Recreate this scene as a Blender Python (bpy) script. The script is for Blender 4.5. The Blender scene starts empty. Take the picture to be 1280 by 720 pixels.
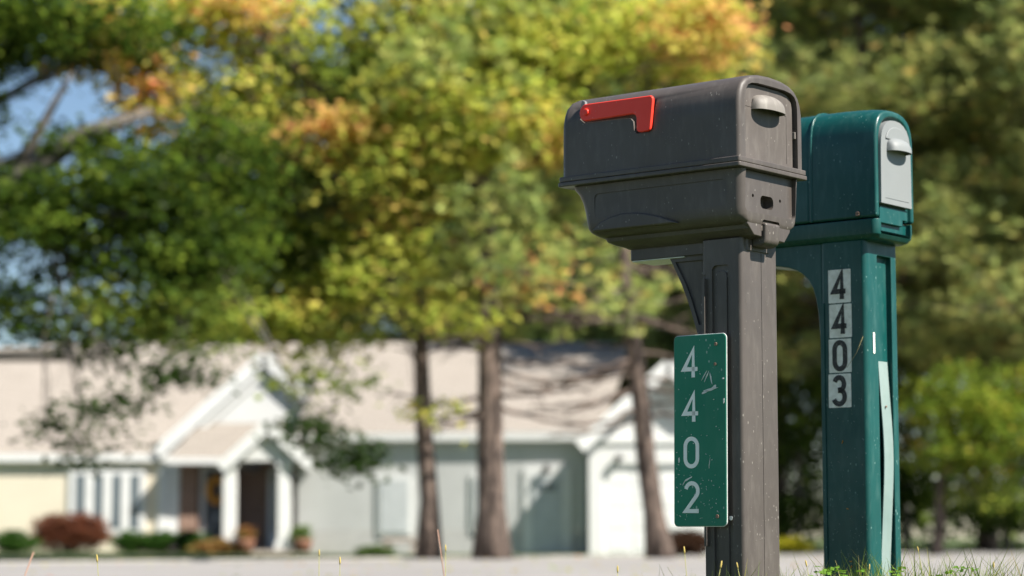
import bpy, bmesh, math, random
import numpy as np
from mathutils import Vector, Matrix
random.seed(7); rng = np.random.default_rng(11)
R = math.radians
sc = bpy.context.scene
C = sc.collection

# ------------------------------------------------------------------ camera numbers
F = 2844.0; PITCH = R(6.26); CAMZ = 0.38
def at(px, py, Y):
    """world point at depth Y seen in the photo (1280 wide) at px, py"""
    a = (px-640)/F; b = -(py-360)/F
    r = (a, math.cos(PITCH)-b*math.sin(PITCH), math.sin(PITCH)+b*math.cos(PITCH))
    t = Y/r[1]
    return Vector((r[0]*t, Y, CAMZ+r[2]*t))

# ------------------------------------------------------------------ materials
def new_mat(name):
    m = bpy.data.materials.new(name); m.use_nodes = True
    nt = m.node_tree; b = nt.nodes['Principled BSDF']
    return m, nt, b
def L(nt, a, b): nt.links.new(a, b)
def coords(nt, scale=(1, 1, 1), kind='Object'):
    tc = nt.nodes.new('ShaderNodeTexCoord'); mp = nt.nodes.new('ShaderNodeMapping')
    mp.inputs['Scale'].default_value = scale
    L(nt, tc.outputs[kind], mp.inputs[0]); return mp.outputs[0]
def noise(nt, vec, scale, detail=4, rough=.55):
    n = nt.nodes.new('ShaderNodeTexNoise'); n.inputs['Scale'].default_value = scale
    n.inputs['Detail'].default_value = detail; n.inputs['Roughness'].default_value = rough
    L(nt, vec, n.inputs['Vector']); return n.outputs['Fac']
def ramp(nt, fac, stops):
    r = nt.nodes.new('ShaderNodeValToRGB'); e = r.color_ramp.elements
    while len(e) < len(stops): e.new(.5)
    for k, (p, c) in zip(e, stops):
        k.position = p; k.color = (c if len(c) == 4 else (*c, 1)) if hasattr(c, '__len__') else (c, c, c, 1)
    L(nt, fac, r.inputs[0]); return r.outputs[0]
def mix(nt, fac, a, b, mode='MIX'):
    m = nt.nodes.new('ShaderNodeMix'); m.data_type = 'RGBA'; m.blend_type = mode
    if hasattr(fac, 'node'): L(nt, fac, m.inputs[0])
    else: m.inputs[0].default_value = fac
    for s, i in ((a, 6), (b, 7)):
        if hasattr(s, 'node'): L(nt, s, m.inputs[i])
        else: m.inputs[i].default_value = (*s, 1)
    return m.outputs[2]
def bump(nt, b, h, strength, dist):
    n = nt.nodes.new('ShaderNodeBump'); n.inputs['Strength'].default_value = strength
    n.inputs['Distance'].default_value = dist
    L(nt, h, n.inputs['Height']); L(nt, n.outputs[0], b.inputs['Normal'])
def var_mat(name, c1, c2, scale=3, rough=.7, bscale=40, bstr=.2, bdist=.01, stretch=(1, 1, 1), spec=.5):
    m, nt, b = new_mat(name); v = coords(nt, stretch)
    L(nt, mix(nt, ramp(nt, noise(nt, v, scale), [(.3, 0.), (.7, 1.)]), c1, c2), b.inputs['Base Color'])
    b.inputs['Roughness'].default_value = rough; b.inputs['Specular IOR Level'].default_value = spec
    bump(nt, b, noise(nt, v, bscale), bstr, bdist); return m
def plastic(name, col, faded, rough=.42, dust=(.45, .43, .38), speck=1.0, dustamt=.35):
    """weathered moulded plastic: faded patches, dust film, bits of grit and scratches"""
    m, nt, b = new_mat(name); v = coords(nt)
    base = mix(nt, ramp(nt, noise(nt, v, 5, 5), [(.35, 0.), (.75, 1.)]), col, faded)
    vs = coords(nt, (1, 1, .25))
    streak = ramp(nt, noise(nt, vs, 60, 3), [(.5, 0.), (.85, 1.)])
    ms = nt.nodes.new('ShaderNodeMath'); ms.operation = 'MULTIPLY'; ms.inputs[1].default_value = dustamt
    L(nt, streak, ms.inputs[0])
    base = mix(nt, ms.outputs[0], base, dust)
    # grit that gathers low on the post
    tc = nt.nodes.new('ShaderNodeTexCoord'); sx = nt.nodes.new('ShaderNodeSeparateXYZ'); L(nt, tc.outputs['Object'], sx.inputs[0])
    mr = nt.nodes.new('ShaderNodeMapRange'); mr.inputs[1].default_value = 1.3; mr.inputs[2].default_value = .1
    mr.inputs[3].default_value = .0; mr.inputs[4].default_value = .045*speck; L(nt, sx.outputs[2], mr.inputs[0])
    vo = nt.nodes.new('ShaderNodeTexVoronoi'); vo.inputs['Scale'].default_value = 95; L(nt, coords(nt, (1, 1, .55)), vo.inputs['Vector'])
    n2 = noise(nt, v, 22, 3)
    sub = nt.nodes.new('ShaderNodeMath'); sub.operation = 'MULTIPLY_ADD'; L(nt, n2, sub.inputs[0]); sub.inputs[1].default_value = .62
    sub.inputs[2].default_value = -.245
    add = nt.nodes.new('ShaderNodeMath'); add.operation = 'ADD'; L(nt, sub.outputs[0], add.inputs[0]); L(nt, mr.outputs[0], add.inputs[1])
    lt = nt.nodes.new('ShaderNodeMath'); lt.operation = 'LESS_THAN'; L(nt, vo.outputs['Distance'], lt.inputs[0]); L(nt, add.outputs[0], lt.inputs[1])
    mm = nt.nodes.new('ShaderNodeMath'); mm.operation = 'MULTIPLY'; mm.inputs[1].default_value = .55; L(nt, lt.outputs[0], mm.inputs[0])
    base = mix(nt, mm.outputs[0], base, dust)
    L(nt, base, b.inputs['Base Color'])
    L(nt, ramp(nt, noise(nt, v, 9, 6), [(.3, rough-.07), (.7, rough+.16)]), b.inputs['Roughness'])
    b.inputs['Specular IOR Level'].default_value = .4
    bump(nt, b, noise(nt, v, 420, 2), .22, .0006)
    return m
M = {}
M['brown'] = plastic('weathered_brown_plastic', (.066, .056, .050), (.092, .079, .071), .40, dust=(.30, .28, .245), dustamt=.14, speck=.45)
M['brown_front'] = plastic('faded_brown_plastic', (.074, .063, .056), (.122, .105, .095), .55, dust=(.30, .28, .25), speck=.3, dustamt=.18)
M['brown_handle'] = plastic('grey_brown_plastic', (.16, .145, .13), (.20, .185, .165), .55)
M['green'] = plastic('weathered_teal_plastic', (.003, .054, .050), (.006, .077, .071), .33, dust=(.20, .33, .30), speck=.6, dustamt=.12)
M['grey_door'] = plastic('pale_grey_plastic', (.19, .205, .206), (.215, .23, .232), .5, dust=(.22, .22, .21), speck=.5, dustamt=.2)
M['red'] = plastic('red_plastic', (.86, .040, .022), (.88, .055, .03), .36, dust=(.7, .25, .2), speck=.2, dustamt=.05)
M['dark'] = var_mat('dark_cavity', (.008, .008, .008), (.012, .012, .012))
M['sign'] = plastic('green_sign_paint', (.004, .175, .105), (.006, .20, .125), .45, dust=(.5, .6, .55), speck=.9, dustamt=.04)
M['alum'] = var_mat('bare_aluminium', (.55, .57, .56), (.7, .72, .7), 30, .4)
M['digit_white'] = var_mat('reflective_white', (.92, .93, .90), (.86, .87, .84), 60, .5)
M['tile'] = None
m, nt, b = new_mat('worn_white_sticker'); v = coords(nt)
base = mix(nt, ramp(nt, noise(nt, v, 45, 6, .7), [(.35, 0.), (.68, 1.)]), (.92, .91, .86), (.66, .64, .57)); L(nt, base, b.inputs['Base Color']); b.inputs['Roughness'].default_value = .5; M['tile'] = m
m, nt, b = new_mat('worn_black_print'); v = coords(nt)
base = mix(nt, ramp(nt, noise(nt, v, 130, 4, .7), [(.56, 0.), (.66, 1.)]), (.018, .018, .018), (.13, .125, .11)); L(nt, base, b.inputs['Base Color']); b.inputs['Roughness'].default_value = .5; M['ink'] = m
M['scuff'] = var_mat('scuffed_white', (.6, .62, .6), (.75, .76, .74), 80, .6)
M['rust'] = var_mat('rusty_screw', (.20, .10, .06), (.35, .25, .2), 300, .6)
M['strip'] = plastic('pale_green_tape', (.16, .23, .215), (.27, .34, .325), .45, dust=(.18, .22, .19), speck=.8)
M['asphalt'] = var_mat('asphalt', (.21, .20, .193), (.275, .264, .254), .35, .9, 80, .5, .01)
M['kerb'] = var_mat('concrete_kerb', (.34, .32, .28), (.42, .40, .36), 4, .9)
M['bark'] = var_mat('dappled_bark', (.016, .011, .009), (.21, .155, .125), 7.5, .95, 18, 1.0, .06, (1, 1, .35))  # bark mottle, with sun dapple painted into its light and dark blotches
M['bark_grey'] = var_mat('maple_bark', (.07, .06, .05), (.17, .15, .13), 5, .95, 18, 1.0, .05, (1, 1, .3))
M['deadwood'] = var_mat('bare_branch', (.12, .085, .07), (.26, .2, .17), 6, .95)

m, nt, b = new_mat('lawn'); v = coords(nt)
c1 = mix(nt, ramp(nt, noise(nt, v, .25, 6), [(.35, 0.), (.65, 1.)]), (.05, .11, .018), (.12, .15, .03))
c1 = mix(nt, ramp(nt, noise(nt, v, 25, 4), [(.4, 0.), (.6, 1.)]), c1, (.04, .06, .015))
L(nt, c1, b.inputs['Base Color']); b.inputs['Roughness'].default_value = .95; bump(nt, b, noise(nt, v, 40), 1., .05); M['lawn'] = m

def leaf_mat(name, transl=.45, rough=.5):
    m, nt, b = new_mat(name)
    at_ = nt.nodes.new('ShaderNodeAttribute'); at_.attribute_name = 'tint'
    L(nt, at_.outputs['Color'], b.inputs['Base Color']); b.inputs['Roughness'].default_value = rough
    b.inputs['Specular IOR Level'].default_value = .12
    tr = nt.nodes.new('ShaderNodeBsdfTranslucent'); L(nt, at_.outputs['Color'], tr.inputs[0])
    mx = nt.nodes.new('ShaderNodeMixShader'); mx.inputs[0].default_value = transl
    L(nt, b.outputs[0], mx.inputs[1]); L(nt, tr.outputs[0], mx.inputs[2])
    L(nt, mx.outputs[0], nt.nodes['Material Output'].inputs['Surface']); return m
M['leaf'] = leaf_mat('leaves', .55); M['needle'] = leaf_mat('needles', .3, .6); M['blade'] = leaf_mat('grass_blades', .35)

def shingle(name, c1, c2):
    m, nt, b = new_mat(name)
    br = nt.nodes.new('ShaderNodeTexBrick'); L(nt, coords(nt, (1, 1, 1), 'UV'), br.inputs[0])
    br.inputs['Scale'].default_value = 1; br.inputs['Brick Width'].default_value = .35; br.inputs['Row Height'].default_value = .14
    br.inputs['Mortar Size'].default_value = .012; br.inputs['Color1'].default_value = (*c1, 1); br.inputs['Color2'].default_value = (*c2, 1)
    br.inputs['Mortar'].default_value = (c1[0]*.5, c1[1]*.5, c1[2]*.5, 1)
    L(nt, mix(nt, .35, br.outputs[0], ramp(nt, noise(nt, coords(nt), .8, 5), [(.3, c1), (.7, c2)])), b.inputs['Base Color'])
    b.inputs['Roughness'].default_value = .9; return m
def siding(name, c, rough=.6, course=.13, dirt=.92):
    m, nt, b = new_mat(name); v = coords(nt)
    s = nt.nodes.new('ShaderNodeSeparateXYZ'); L(nt, v, s.inputs[0])
    mu = nt.nodes.new('ShaderNodeMath'); mu.operation = 'MULTIPLY'; mu.inputs[1].default_value = 1/course; L(nt, s.outputs[2], mu.inputs[0])
    fr = nt.nodes.new('ShaderNodeMath'); fr.operation = 'FRACT'; L(nt, mu.outputs[0], fr.inputs[0])
    bump(nt, b, fr.outputs[0], .6, .012)
    L(nt, ramp(nt, noise(nt, v, 1.2, 5), [(.3, c), (.8, tuple(k*dirt for k in c))]), b.inputs['Base Color'])
    b.inputs['Roughness'].default_value = rough; return m
M['roof'] = shingle('taupe_shingles', (.27, .24, .208), (.32, .286, .25))
M['cream'] = siding('cream_siding', (.72, .655, .52))
M['grey_wall'] = siding('grey_siding', (.56, .57, .565), dirt=.82)
M['white_wall'] = siding('white_siding', (.68, .69, .68))
M['white'] = var_mat('white_paint', (.70, .71, .70), (.64, .65, .64), 3, .5, bstr=.05)
M['found'] = var_mat('painted_block', (.42, .42, .41), (.48, .48, .47), 3, .85)
M['glass'] = None
m, nt, b = new_mat('window_glass'); b.inputs['Base Color'].default_value = (.12, .15, .17, 1); b.inputs['Roughness'].default_value = .08
bump(nt, b, noise(nt, coords(nt), 1.5), .05, .02); M['glass'] = m
M['blind'] = var_mat('drawn_blind', (.44, .47, .48), (.52, .55, .56), 4, .7)
m, nt, b = new_mat('brown_brick')
br = nt.nodes.new('ShaderNodeTexBrick'); L(nt, coords(nt, (1, 1, 1), 'UV'), br.inputs[0]); br.inputs['Scale'].default_value = 1
br.inputs['Brick Width'].default_value = .2; br.inputs['Row Height'].default_value = .07; br.inputs['Mortar Size'].default_value = .006
br.inputs['Color1'].default_value = (.20, .11, .075, 1); br.inputs['Color2'].default_value = (.27, .16, .115, 1); br.inputs['Mortar'].default_value = (.3, .26, .22, 1)
L(nt, br.outputs[0], b.inputs['Base Color']); b.inputs['Roughness'].default_value = .9; M['brick'] = m
M['door_dark'] = var_mat('dark_blue_door', (.03, .04, .05), (.045, .055, .07), 3, .4)
M['orange'] = var_mat('autumn_wreath', (.55, .27, .03), (.42, .16, .02), 12, .8)
M['terracotta'] = var_mat('terracotta', (.17, .075, .045), (.23, .11, .07), 5, .85)
M['stone'] = var_mat('pinkish_stone', (.36, .30, .27), (.44, .38, .34), 3, .9)

# ------------------------------------------------------------------ object helpers
def link(name, me, mat, parent=None, loc=None):
    o = bpy.data.objects.new(name, me); C.objects.link(o)
    if mat is not None and me is not None and not me.materials: me.materials.append(mat)
    if parent is not None: o.parent = parent
    if loc is not None: o.location = loc
    return o
def tag(o, label=None, cat=None, group=None, kind=None):
    if label: o['label'] = label
    if cat: o['category'] = cat
    if group: o['group'] = group
    if kind: o['kind'] = kind
    return o
def empty(name, loc, label, cat, group=None, rz=0):
    o = bpy.data.objects.new(name, None); C.objects.link(o); o.location = loc; o.rotation_euler = (0, 0, rz)
    o.empty_display_size = .1
    return tag(o, label, cat, group)
def me_from(bm, name='m'):
    bmesh.ops.recalc_face_normals(bm, faces=bm.faces[:]); me = bpy.data.meshes.new(name); bm.to_mesh(me); bm.free(); return me
def finish(bm, bevel=0, seg=3, cutters=(), smooth=True, angle=32, lim=30):
    """boolean + bevel + weighted normals, returned as a plain mesh"""
    me = me_from(bm); o = bpy.data.objects.new('tmp', me); C.objects.link(o); cs = []
    for c in cutters:
        co = bpy.data.objects.new('cut', me_from(c)); C.objects.link(co); cs.append(co)
        md = o.modifiers.new('b', 'BOOLEAN'); md.operation = 'DIFFERENCE'; md.object = co; md.solver = 'EXACT'
    if bevel:
        md = o.modifiers.new('v', 'BEVEL'); md.width = bevel; md.segments = seg; md.limit_method = 'ANGLE'; md.angle_limit = R(lim)
        md.use_clamp_overlap = True; md.miter_outer = 'MITER_ARC'
    if smooth:
        for p in me.polygons: p.use_smooth = True
        for co in cs:
            for p in co.data.polygons: p.use_smooth = True
        md = o.modifiers.new('w', 'WEIGHTED_NORMAL'); md.keep_sharp = True; md.weight = 80
    dg = bpy.context.evaluated_depsgraph_get(); dg.update()
    out = bpy.data.meshes.new_from_object(o.evaluated_get(dg), preserve_all_data_layers=True, depsgraph=dg)
    for q in [o]+cs: bpy.data.objects.remove(q)
    out.materials.clear()
    if smooth: out.set_sharp_from_angle(angle=R(angle)) if not out.has_custom_normals else None
    return out
def prism_into(bm, pts, axis, a, b, conv):
    def P(p, t):
        if axis == 'u': q = (t, p[0], p[1])
        elif axis == 'v': q = (p[0], t, p[1])
        else: q = (p[0], p[1], t)
        return conv(q)
    lo = [bm.verts.new(P(p, a)) for p in pts]; hi = [bm.verts.new(P(p, b)) for p in pts]; n = len(pts)
    bm.faces.new(lo); bm.faces.new(hi[::-1])
    for i in range(n): bm.faces.new((lo[i], hi[i], hi[(i+1) % n], lo[(i+1) % n]))
    return bm
def rrect(x0, x1, y0, y1, r, seg=4):
    pts = []
    for cx, cy, a0 in ((x1-r, y1-r, 0), (x0+r, y1-r, 90), (x0+r, y0+r, 180), (x1-r, y0+r, 270)):
        for k in range(seg+1):
            a = R(a0+90*k/seg); pts.append((cx+r*math.cos(a), cy+r*math.sin(a)))
    return pts
def loft_into(bm, rings):
    vs = [[bm.verts.new(p) for p in r] for r in rings]; n = len(vs[0])
    bm.faces.new(vs[0]); bm.faces.new(vs[-1][::-1])
    for a, b in zip(vs, vs[1:]):
        for i in range(n): bm.faces.new((a[i], b[i], b[(i+1) % n], a[(i+1) % n]))
    return bm
def box_into(bm, x0, x1, y0, y1, z0, z1):
    return prism_into(bm, [(x0, y0), (x1, y0), (x1, y1), (x0, y1)], 'z', z0, z1, lambda q: q)
def box_me(*a, bevel=0, uv=False):
    bm = bmesh.new(); box_into(bm, *a)
    return finish(bm, bevel) if bevel else me_from(bm)

# stroke digits, unit box 0..1 wide, 0..1 high
def arc(cx, cy, rx, ry, a0, a1, n=12): return [(cx+rx*math.cos(R(a0+(a1-a0)*k/n)), cy+ry*math.sin(R(a0+(a1-a0)*k/n))) for k in range(n+1)]
DIG = {
 '4': [[(.70, 0), (.70, 1.0), (.04, .30), (1.0, .30)]],
 '0': [arc(.5, .72, .42, .28, 0, 180)+arc(.5, .28, .42, .28, 180, 360)+[(.92, .72)]],
 '2': [arc(.5, .72, .42, .28, 165, -35, 14)+[(.07, .0), (.97, .0)]],
 '3': [arc(.48, .75, .38, .25, 160, -80, 14)+[(.38, .51)], [(.38, .52)]+arc(.46, .27, .44, .27, 80, -160, 16)],
}
def stroke_into(bm, pts, w, place):
    """flat ribbon along pts, mitred; place(x, y, layer) -> 3D"""
    n = len(pts); Lf = []; Rt = []
    closed = n > 3 and math.dist(pts[0], pts[-1]) < 1e-6
    for i in range(n):
        if closed: p0 = pts[i-1] if i > 0 else pts[-2]; p2 = pts[i+1] if i < n-1 else pts[1]
        else: p0 = pts[max(i-1, 0)]; p2 = pts[min(i+1, n-1)]
        p1 = pts[i]
        def nrm(a, b):
            d = (b[0]-a[0], b[1]-a[1]); l = math.hypot(*d) or 1; return (-d[1]/l, d[0]/l)
        n1 = nrm(p0, p1) if p0 != p1 else nrm(p1, p2); n2 = nrm(p1, p2) if p1 != p2 else n1
        mx, my = n1[0]+n2[0], n1[1]+n2[1]; l = math.hypot(mx, my) or 1; mx /= l; my /= l
        k = min(1/max(mx*n1[0]+my*n1[1], .3), 2.2)*w/2
        Lf.append((p1[0]+mx*k, p1[1]+my*k)); Rt.append((p1[0]-mx*k, p1[1]-my*k))
    rows = []
    for l_, r_ in zip(Lf, Rt):
        rows.append([bm.verts.new(place(*l_, 0)), bm.verts.new(place(*r_, 0)), bm.verts.new(place(*r_, 1)), bm.verts.new(place(*l_, 1))])
    for a, b in zip(rows, rows[1:]):
        for i in range(4): bm.faces.new((a[i], a[(i+1) % 4], b[(i+1) % 4], b[i]))
    bm.faces.new(rows[0][::-1]); bm.faces.new(rows[-1])

# ------------------------------------------------------------------ foliage helpers (numpy)
def leaf_mesh(name, ctr, size, tint, up=.5, aspect=.8, fold=.25, direc=None, width=None):
    """one small folded leaf (a kite of two triangles' worth) per centre"""
    n = len(ctr); ctr = np.asarray(ctr, float)
    nrm = rng.normal(size=(n, 3)); nrm[:, 2] = np.abs(nrm[:, 2])*(1+up*2)+up; nrm /= np.linalg.norm(nrm, axis=1)[:, None]
    d = rng.normal(size=(n, 3)) if direc is None else np.asarray(direc, float)
    d = d - (d*nrm).sum(1)[:, None]*nrm*(1 if direc is None else 0); d /= np.linalg.norm(d, axis=1)[:, None]+1e-9
    s = np.cross(nrm, d); s /= np.linalg.norm(s, axis=1)[:, None]+1e-9
    size = np.asarray(size)[:, None] if np.ndim(size) else np.full((n, 1), size)
    w = size*aspect if width is None else width
    v = np.empty((n, 4, 3))
    v[:, 0] = ctr - d*size*.5; v[:, 2] = ctr + d*size*.5
    v[:, 1] = ctr + s*w*.5 + nrm*size*fold*.5 - d*size*.08; v[:, 3] = ctr - s*w*.5 + nrm*size*fold*.5 - d*size*.08
    me = bpy.data.meshes.new(name); me.vertices.add(4*n); me.vertices.foreach_set('co', v.reshape(-1))
    me.loops.add(4*n); me.loops.foreach_set('vertex_index', np.arange(4*n, dtype=np.int32))
    me.polygons.add(n); me.polygons.foreach_set('loop_start', np.arange(0, 4*n, 4, dtype=np.int32))
    me.polygons.foreach_set('loop_total', np.full(n, 4, dtype=np.int32))
    me.update(calc_edges=True)
    at_ = me.color_attributes.new('tint', 'FLOAT_COLOR', 'POINT')
    t = np.ones((n, 4, 4)); t[:, :, :3] = np.asarray(tint)[:, None, :]
    at_.data.foreach_set('color', t.reshape(-1).astype(np.float32))
    return me
def tube_into(V, Fc, pts, rad, seg=7):
    base = len(V); n = len(pts)
    for i, p in enumerate(pts):
        a = Vector(pts[max(i-1, 0)]); b = Vector(pts[min(i+1, n-1)]); d = (b-a).normalized()
        x = d.orthogonal().normalized(); y = d.cross(x)
        if i and abs(x.dot(px_)) < .999:
            x = (px_-d*px_.dot(d)).normalized(); y = d.cross(x)
        px_ = x
        for k in range(seg):
            t = 2*math.pi*k/seg; V.append(tuple(Vector(p)+(x*math.cos(t)+y*math.sin(t))*rad[i]))
    for i in range(n-1):
        for k in range(seg):
            a = base+i*seg+k; b = base+i*seg+(k+1) % seg; Fc.append((a, b, b+seg, a+seg))
    Fc.append(tuple(base+k for k in range(seg))[::-1]); Fc.append(tuple(base+(n-1)*seg+k for k in range(seg)))
def wobble(a, b, n, amp, sag=0):
    a = Vector(a); b = Vector(b); out = []
    for i in range(n+1):
        t = i/n; p = a.lerp(b, t); k = math.sin(math.pi*t)
        out.append(p+Vector((random.uniform(-1, 1), random.uniform(-1, 1), random.uniform(-1, 1)))*amp*(0 if i in (0, n) else 1)+Vector((0, 0, sag*k)))
    return out
def py_mesh(name, V, Fc, smooth=True):
    me = bpy.data.meshes.new(name); me.from_pydata(V, [], Fc)
    if smooth: me.polygons.foreach_set('use_smooth', [True]*len(me.polygons))
    return me
def lerp_cols(pal, n):
    """pal: list of (weight, colour); each leaf picks one and varies a little"""
    w = np.array([p[0] for p in pal], float); w /= w.sum(); idx = rng.choice(len(pal), n, p=w)
    c = np.array([p[1] for p in pal])[idx]; return c*rng.uniform(.75, 1.25, (n, 1))*rng.uniform(.93, 1.07, (n, 3))
YEL = [(4.2, (.62, .60, .12)), (3.5, (.45, .54, .09)), (1.2, (.19, .28, .045)), (.6, (.70, .46, .14))]
GRN = [(3, (.065, .11, .02)), (3, (.13, .19, .03)), (2, (.40, .45, .07))]
MID = [(2, (.44, .48, .085)), (2.6, (.18, .25, .04)), (1.2, (.58, .54, .11)), (.4, (.66, .36, .12))]
ORG = [(1.7, (.74, .40, .16)), (2.4, (.70, .53, .14)), (.7, (.74, .25, .16)), (3, (.56, .54, .11))]
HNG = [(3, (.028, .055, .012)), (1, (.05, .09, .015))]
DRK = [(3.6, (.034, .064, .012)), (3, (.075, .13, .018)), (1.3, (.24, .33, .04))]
def blob_leaves(blobs, per=26, spread=.30, lsize=.13):
    """blobs: (centre, (rx, ry, rz), clumps, palette)"""
    cs, ts, anchors = [], [], []
    for c, rad, n, pal in blobs:
        d = rng.normal(size=(n, 3)); d /= np.linalg.norm(d, axis=1)[:, None]
        r = rng.uniform(0, 1, n)**.45
        ctr = np.array(c)+d*r[:, None]*np.array(rad)
        anchors.append((Vector(c), ctr))
        k = rng.integers(int(per*.5), int(per*1.6), n)
        cc = np.repeat(ctr, k, axis=0)
        off = rng.normal(size=(len(cc), 3))*np.array([spread, spread, spread*.42])
        cs.append(cc+off)
        base = lerp_cols(pal, n); base = np.repeat(base, k, axis=0)
        ts.append(.55*base+.45*lerp_cols(pal, len(cc)))
    c = np.concatenate(cs); t = np.concatenate(ts)
    return c, t, anchors, rng.uniform(.75, 1.3, len(c))*lsize
def broadleaf(name, base, top, r0, blobs, label, cat, group=None, per=26, spread=.3, lsize=.13, bark='bark_grey', extra=(), twigs=9, minz=0, mult=1):
    e = empty(name, base, label, cat, group)
    blobs = [(c_, (q_[0]*1.08, q_[1], q_[2]*1.08), int(n_*(mult if n_ > 20 else 1)), p_) for c_, q_, n_, p_ in blobs]
    c, t, anchors, s = blob_leaves(blobs, per, spread, lsize)
    V, Fc = [], []; o = Vector(base)
    spine = wobble((0, 0, -.2), Vector(top)-o, 9, .06)
    rad = [r0*(1.5 if i == 0 else 1-.75*i/9) for i in range(10)]
    tube_into(V, Fc, spine, rad, 10)
    for ctr, cl in anchors:
        if ctr.z < minz:
            hi = min((q for q, _ in anchors if q.z >= minz), key=lambda q: (q-ctr).length)
            tw = wobble(hi-o, ctr-o, 5, .1, 0); tube_into(V, Fc, tw, [.035, .03, .024, .018, .012, .007], 4)
            for q in random.sample(range(len(cl)), min(5, len(cl))): tube_into(V, Fc, wobble(tw[random.randint(2, 5)], Vector(cl[q])-o, 3, .05), [.012, .01, .008, .004], 4)
            continue
        end = ctr-o; k = max(5, min(8, int(random.uniform(.58, .92)*9*min(1, max(.3, (end.z)/max(spine[-1].z, .1))))))
        st = spine[k]; limb = wobble(st, end, 6, .12, .25)
        tube_into(V, Fc, limb, [rad[k]*.55*(1-.8*i/6)+.012 for i in range(7)], 6)
        for q in random.sample(range(len(cl)), min(twigs, len(cl))):
            tw = wobble(limb[random.randint(2, 6)], Vector(cl[q])-o, 3, .07)
            tube_into(V, Fc, tw, [.028, .02, .014, .006], 4)
    for pts, rr in extra: tube_into(V, Fc, [Vector(p)-o for p in pts], rr, 8)
    link('trunk', py_mesh('trunk', V, Fc), M[bark], e)
    link('crown', leaf_mesh('crown', c-np.array(base), s, t), M['leaf'], e)
    return e
NEED = [(3, (.36, .43, .12)), (3, (.25, .33, .10)), (2.6, (.54, .57, .17)), (.6, (.12, .17, .05)), (.4, (.60, .46, .14))]
NEED_R = [(3, (.30, .34, .105)), (3, (.21, .255, .085)), (2.4, (.47, .48, .15)), (1, (.10, .13, .045)), (.5, (.50, .38, .12))]
NEED_D = [(3, (.05, .085, .03)), (2, (.08, .12, .035)), (1, (.13, .16, .05))]
def pine(name, base, lean, height, r0, zlo, zhi, reach, nbr, label, group=None, pal=NEED, dead=(0, 0, 0), dens=1., tsize=.20, bark='bark', cat='pine tree', azr=None):
    """trunk with near-horizontal boughs; tufts of needles stand along the outer boughs"""
    e = empty(name, base, label, cat, group); V, Fc = [], []
    N = 14; spine = []
    for i in range(N+1):
        t = i/N; spine.append(Vector((lean[0]*t+random.uniform(-.03, .03), lean[1]*t+random.uniform(-.03, .03), -.2+(height+.2)*t)))
    rad = [r0*(1.5 if i == 0 else (1-.85*i/N)) for i in range(N+1)]
    tube_into(V, Fc, spine, rad, 11)
    def sp(z):
        t = max(0, min(.999, (z+.2)/(height+.2)))*N; i = int(t); return spine[i].lerp(spine[i+1], t-i), rad[i]
    tufts, td = [], []
    for b in range(nbr):
        z = zlo+(zhi-zlo)*(b+random.random())/nbr; p, r = sp(z)
        a = random.uniform(0, 2*math.pi) if azr is None else random.uniform(*azr)
        ln = reach*(1-.55*max(0, (z-zlo)/(height-zlo)))*random.uniform(.65, 1.15)
        tip = p+Vector((math.cos(a)*ln, math.sin(a)*ln, random.uniform(-.08, .16)*ln))
        br = wobble(p, tip, 6, .06*ln/2, -.06*ln); tube_into(V, Fc, br, [max(.012, min(r*.45, .06)*(1-.8*i/6)) for i in range(7)], 5)
        m_ = int(ln*9*dens)
        for _ in range(m_):
            t = random.uniform(.25, 1)**.8; q = br[0].lerp(br[-1], t) if t > .999 else br[int(t*6)].lerp(br[min(int(t*6)+1, 6)], t*6-int(t*6))
            sd = Vector((-math.sin(a), math.cos(a), 0))*random.gauss(0, .30*ln*(1.25-t))+Vector((0, 0, random.gauss(.03, .24)))
            tw_end = q+sd+Vector((math.cos(a), math.sin(a), 0))*abs(sd.length)*.5
            if random.random() < .35: tube_into(V, Fc, [q, q.lerp(tw_end, .5), tw_end], [.012, .009, .005], 3)
            for _k in range(random.randint(2, 5)):
                tufts.append(tw_end+Vector((random.gauss(0, .13), random.gauss(0, .13), random.gauss(0, .15))))
    dz0, dz1, dn = dead
    for b in range(dn):
        z = random.uniform(dz0, dz1); p, r = sp(z); a = random.choice((0, math.pi))+random.uniform(-.7, .7); ln = random.uniform(.7, reach*.85)
        tip = p+Vector((math.cos(a)*ln, math.sin(a)*ln, random.uniform(-.25, .12)*ln))
        br = wobble(p, tip, 6, .05, -.08*ln); tube_into(V, Fc, br, [.05*(1-.75*i/6) for i in range(7)], 5)
        for _ in range(5):
            k = random.randint(2, 5); q = br[k]; e2 = q+Vector((math.cos(a)*random.uniform(.1, .5), random.uniform(-.4, .4), random.uniform(-.3, .15)))
            tube_into(V, Fc, [q, q.lerp(e2, .5), e2], [.014, .01, .005], 3)
    link('trunk', py_mesh('trunk', V, Fc), M[bark], e)
    if tufts:
        T = np.array([tuple(t) for t in tufts]); k = 9
        cc = np.repeat(T, k, axis=0); d = rng.normal(size=(len(cc), 3)); d[:, 2] = np.abs(d[:, 2])*.8+.1; d /= np.linalg.norm(d, axis=1)[:, None]
        cen = cc+d*tsize*.5
        tb = np.repeat(lerp_cols(pal, len(T)), k, axis=0)
        link('crown', leaf_mesh('crown', cen, rng.uniform(.8, 1.2, len(cc))*tsize, tb, up=.2, aspect=.16, fold=.05, direc=d), M['needle'], e)
    return e
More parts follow.
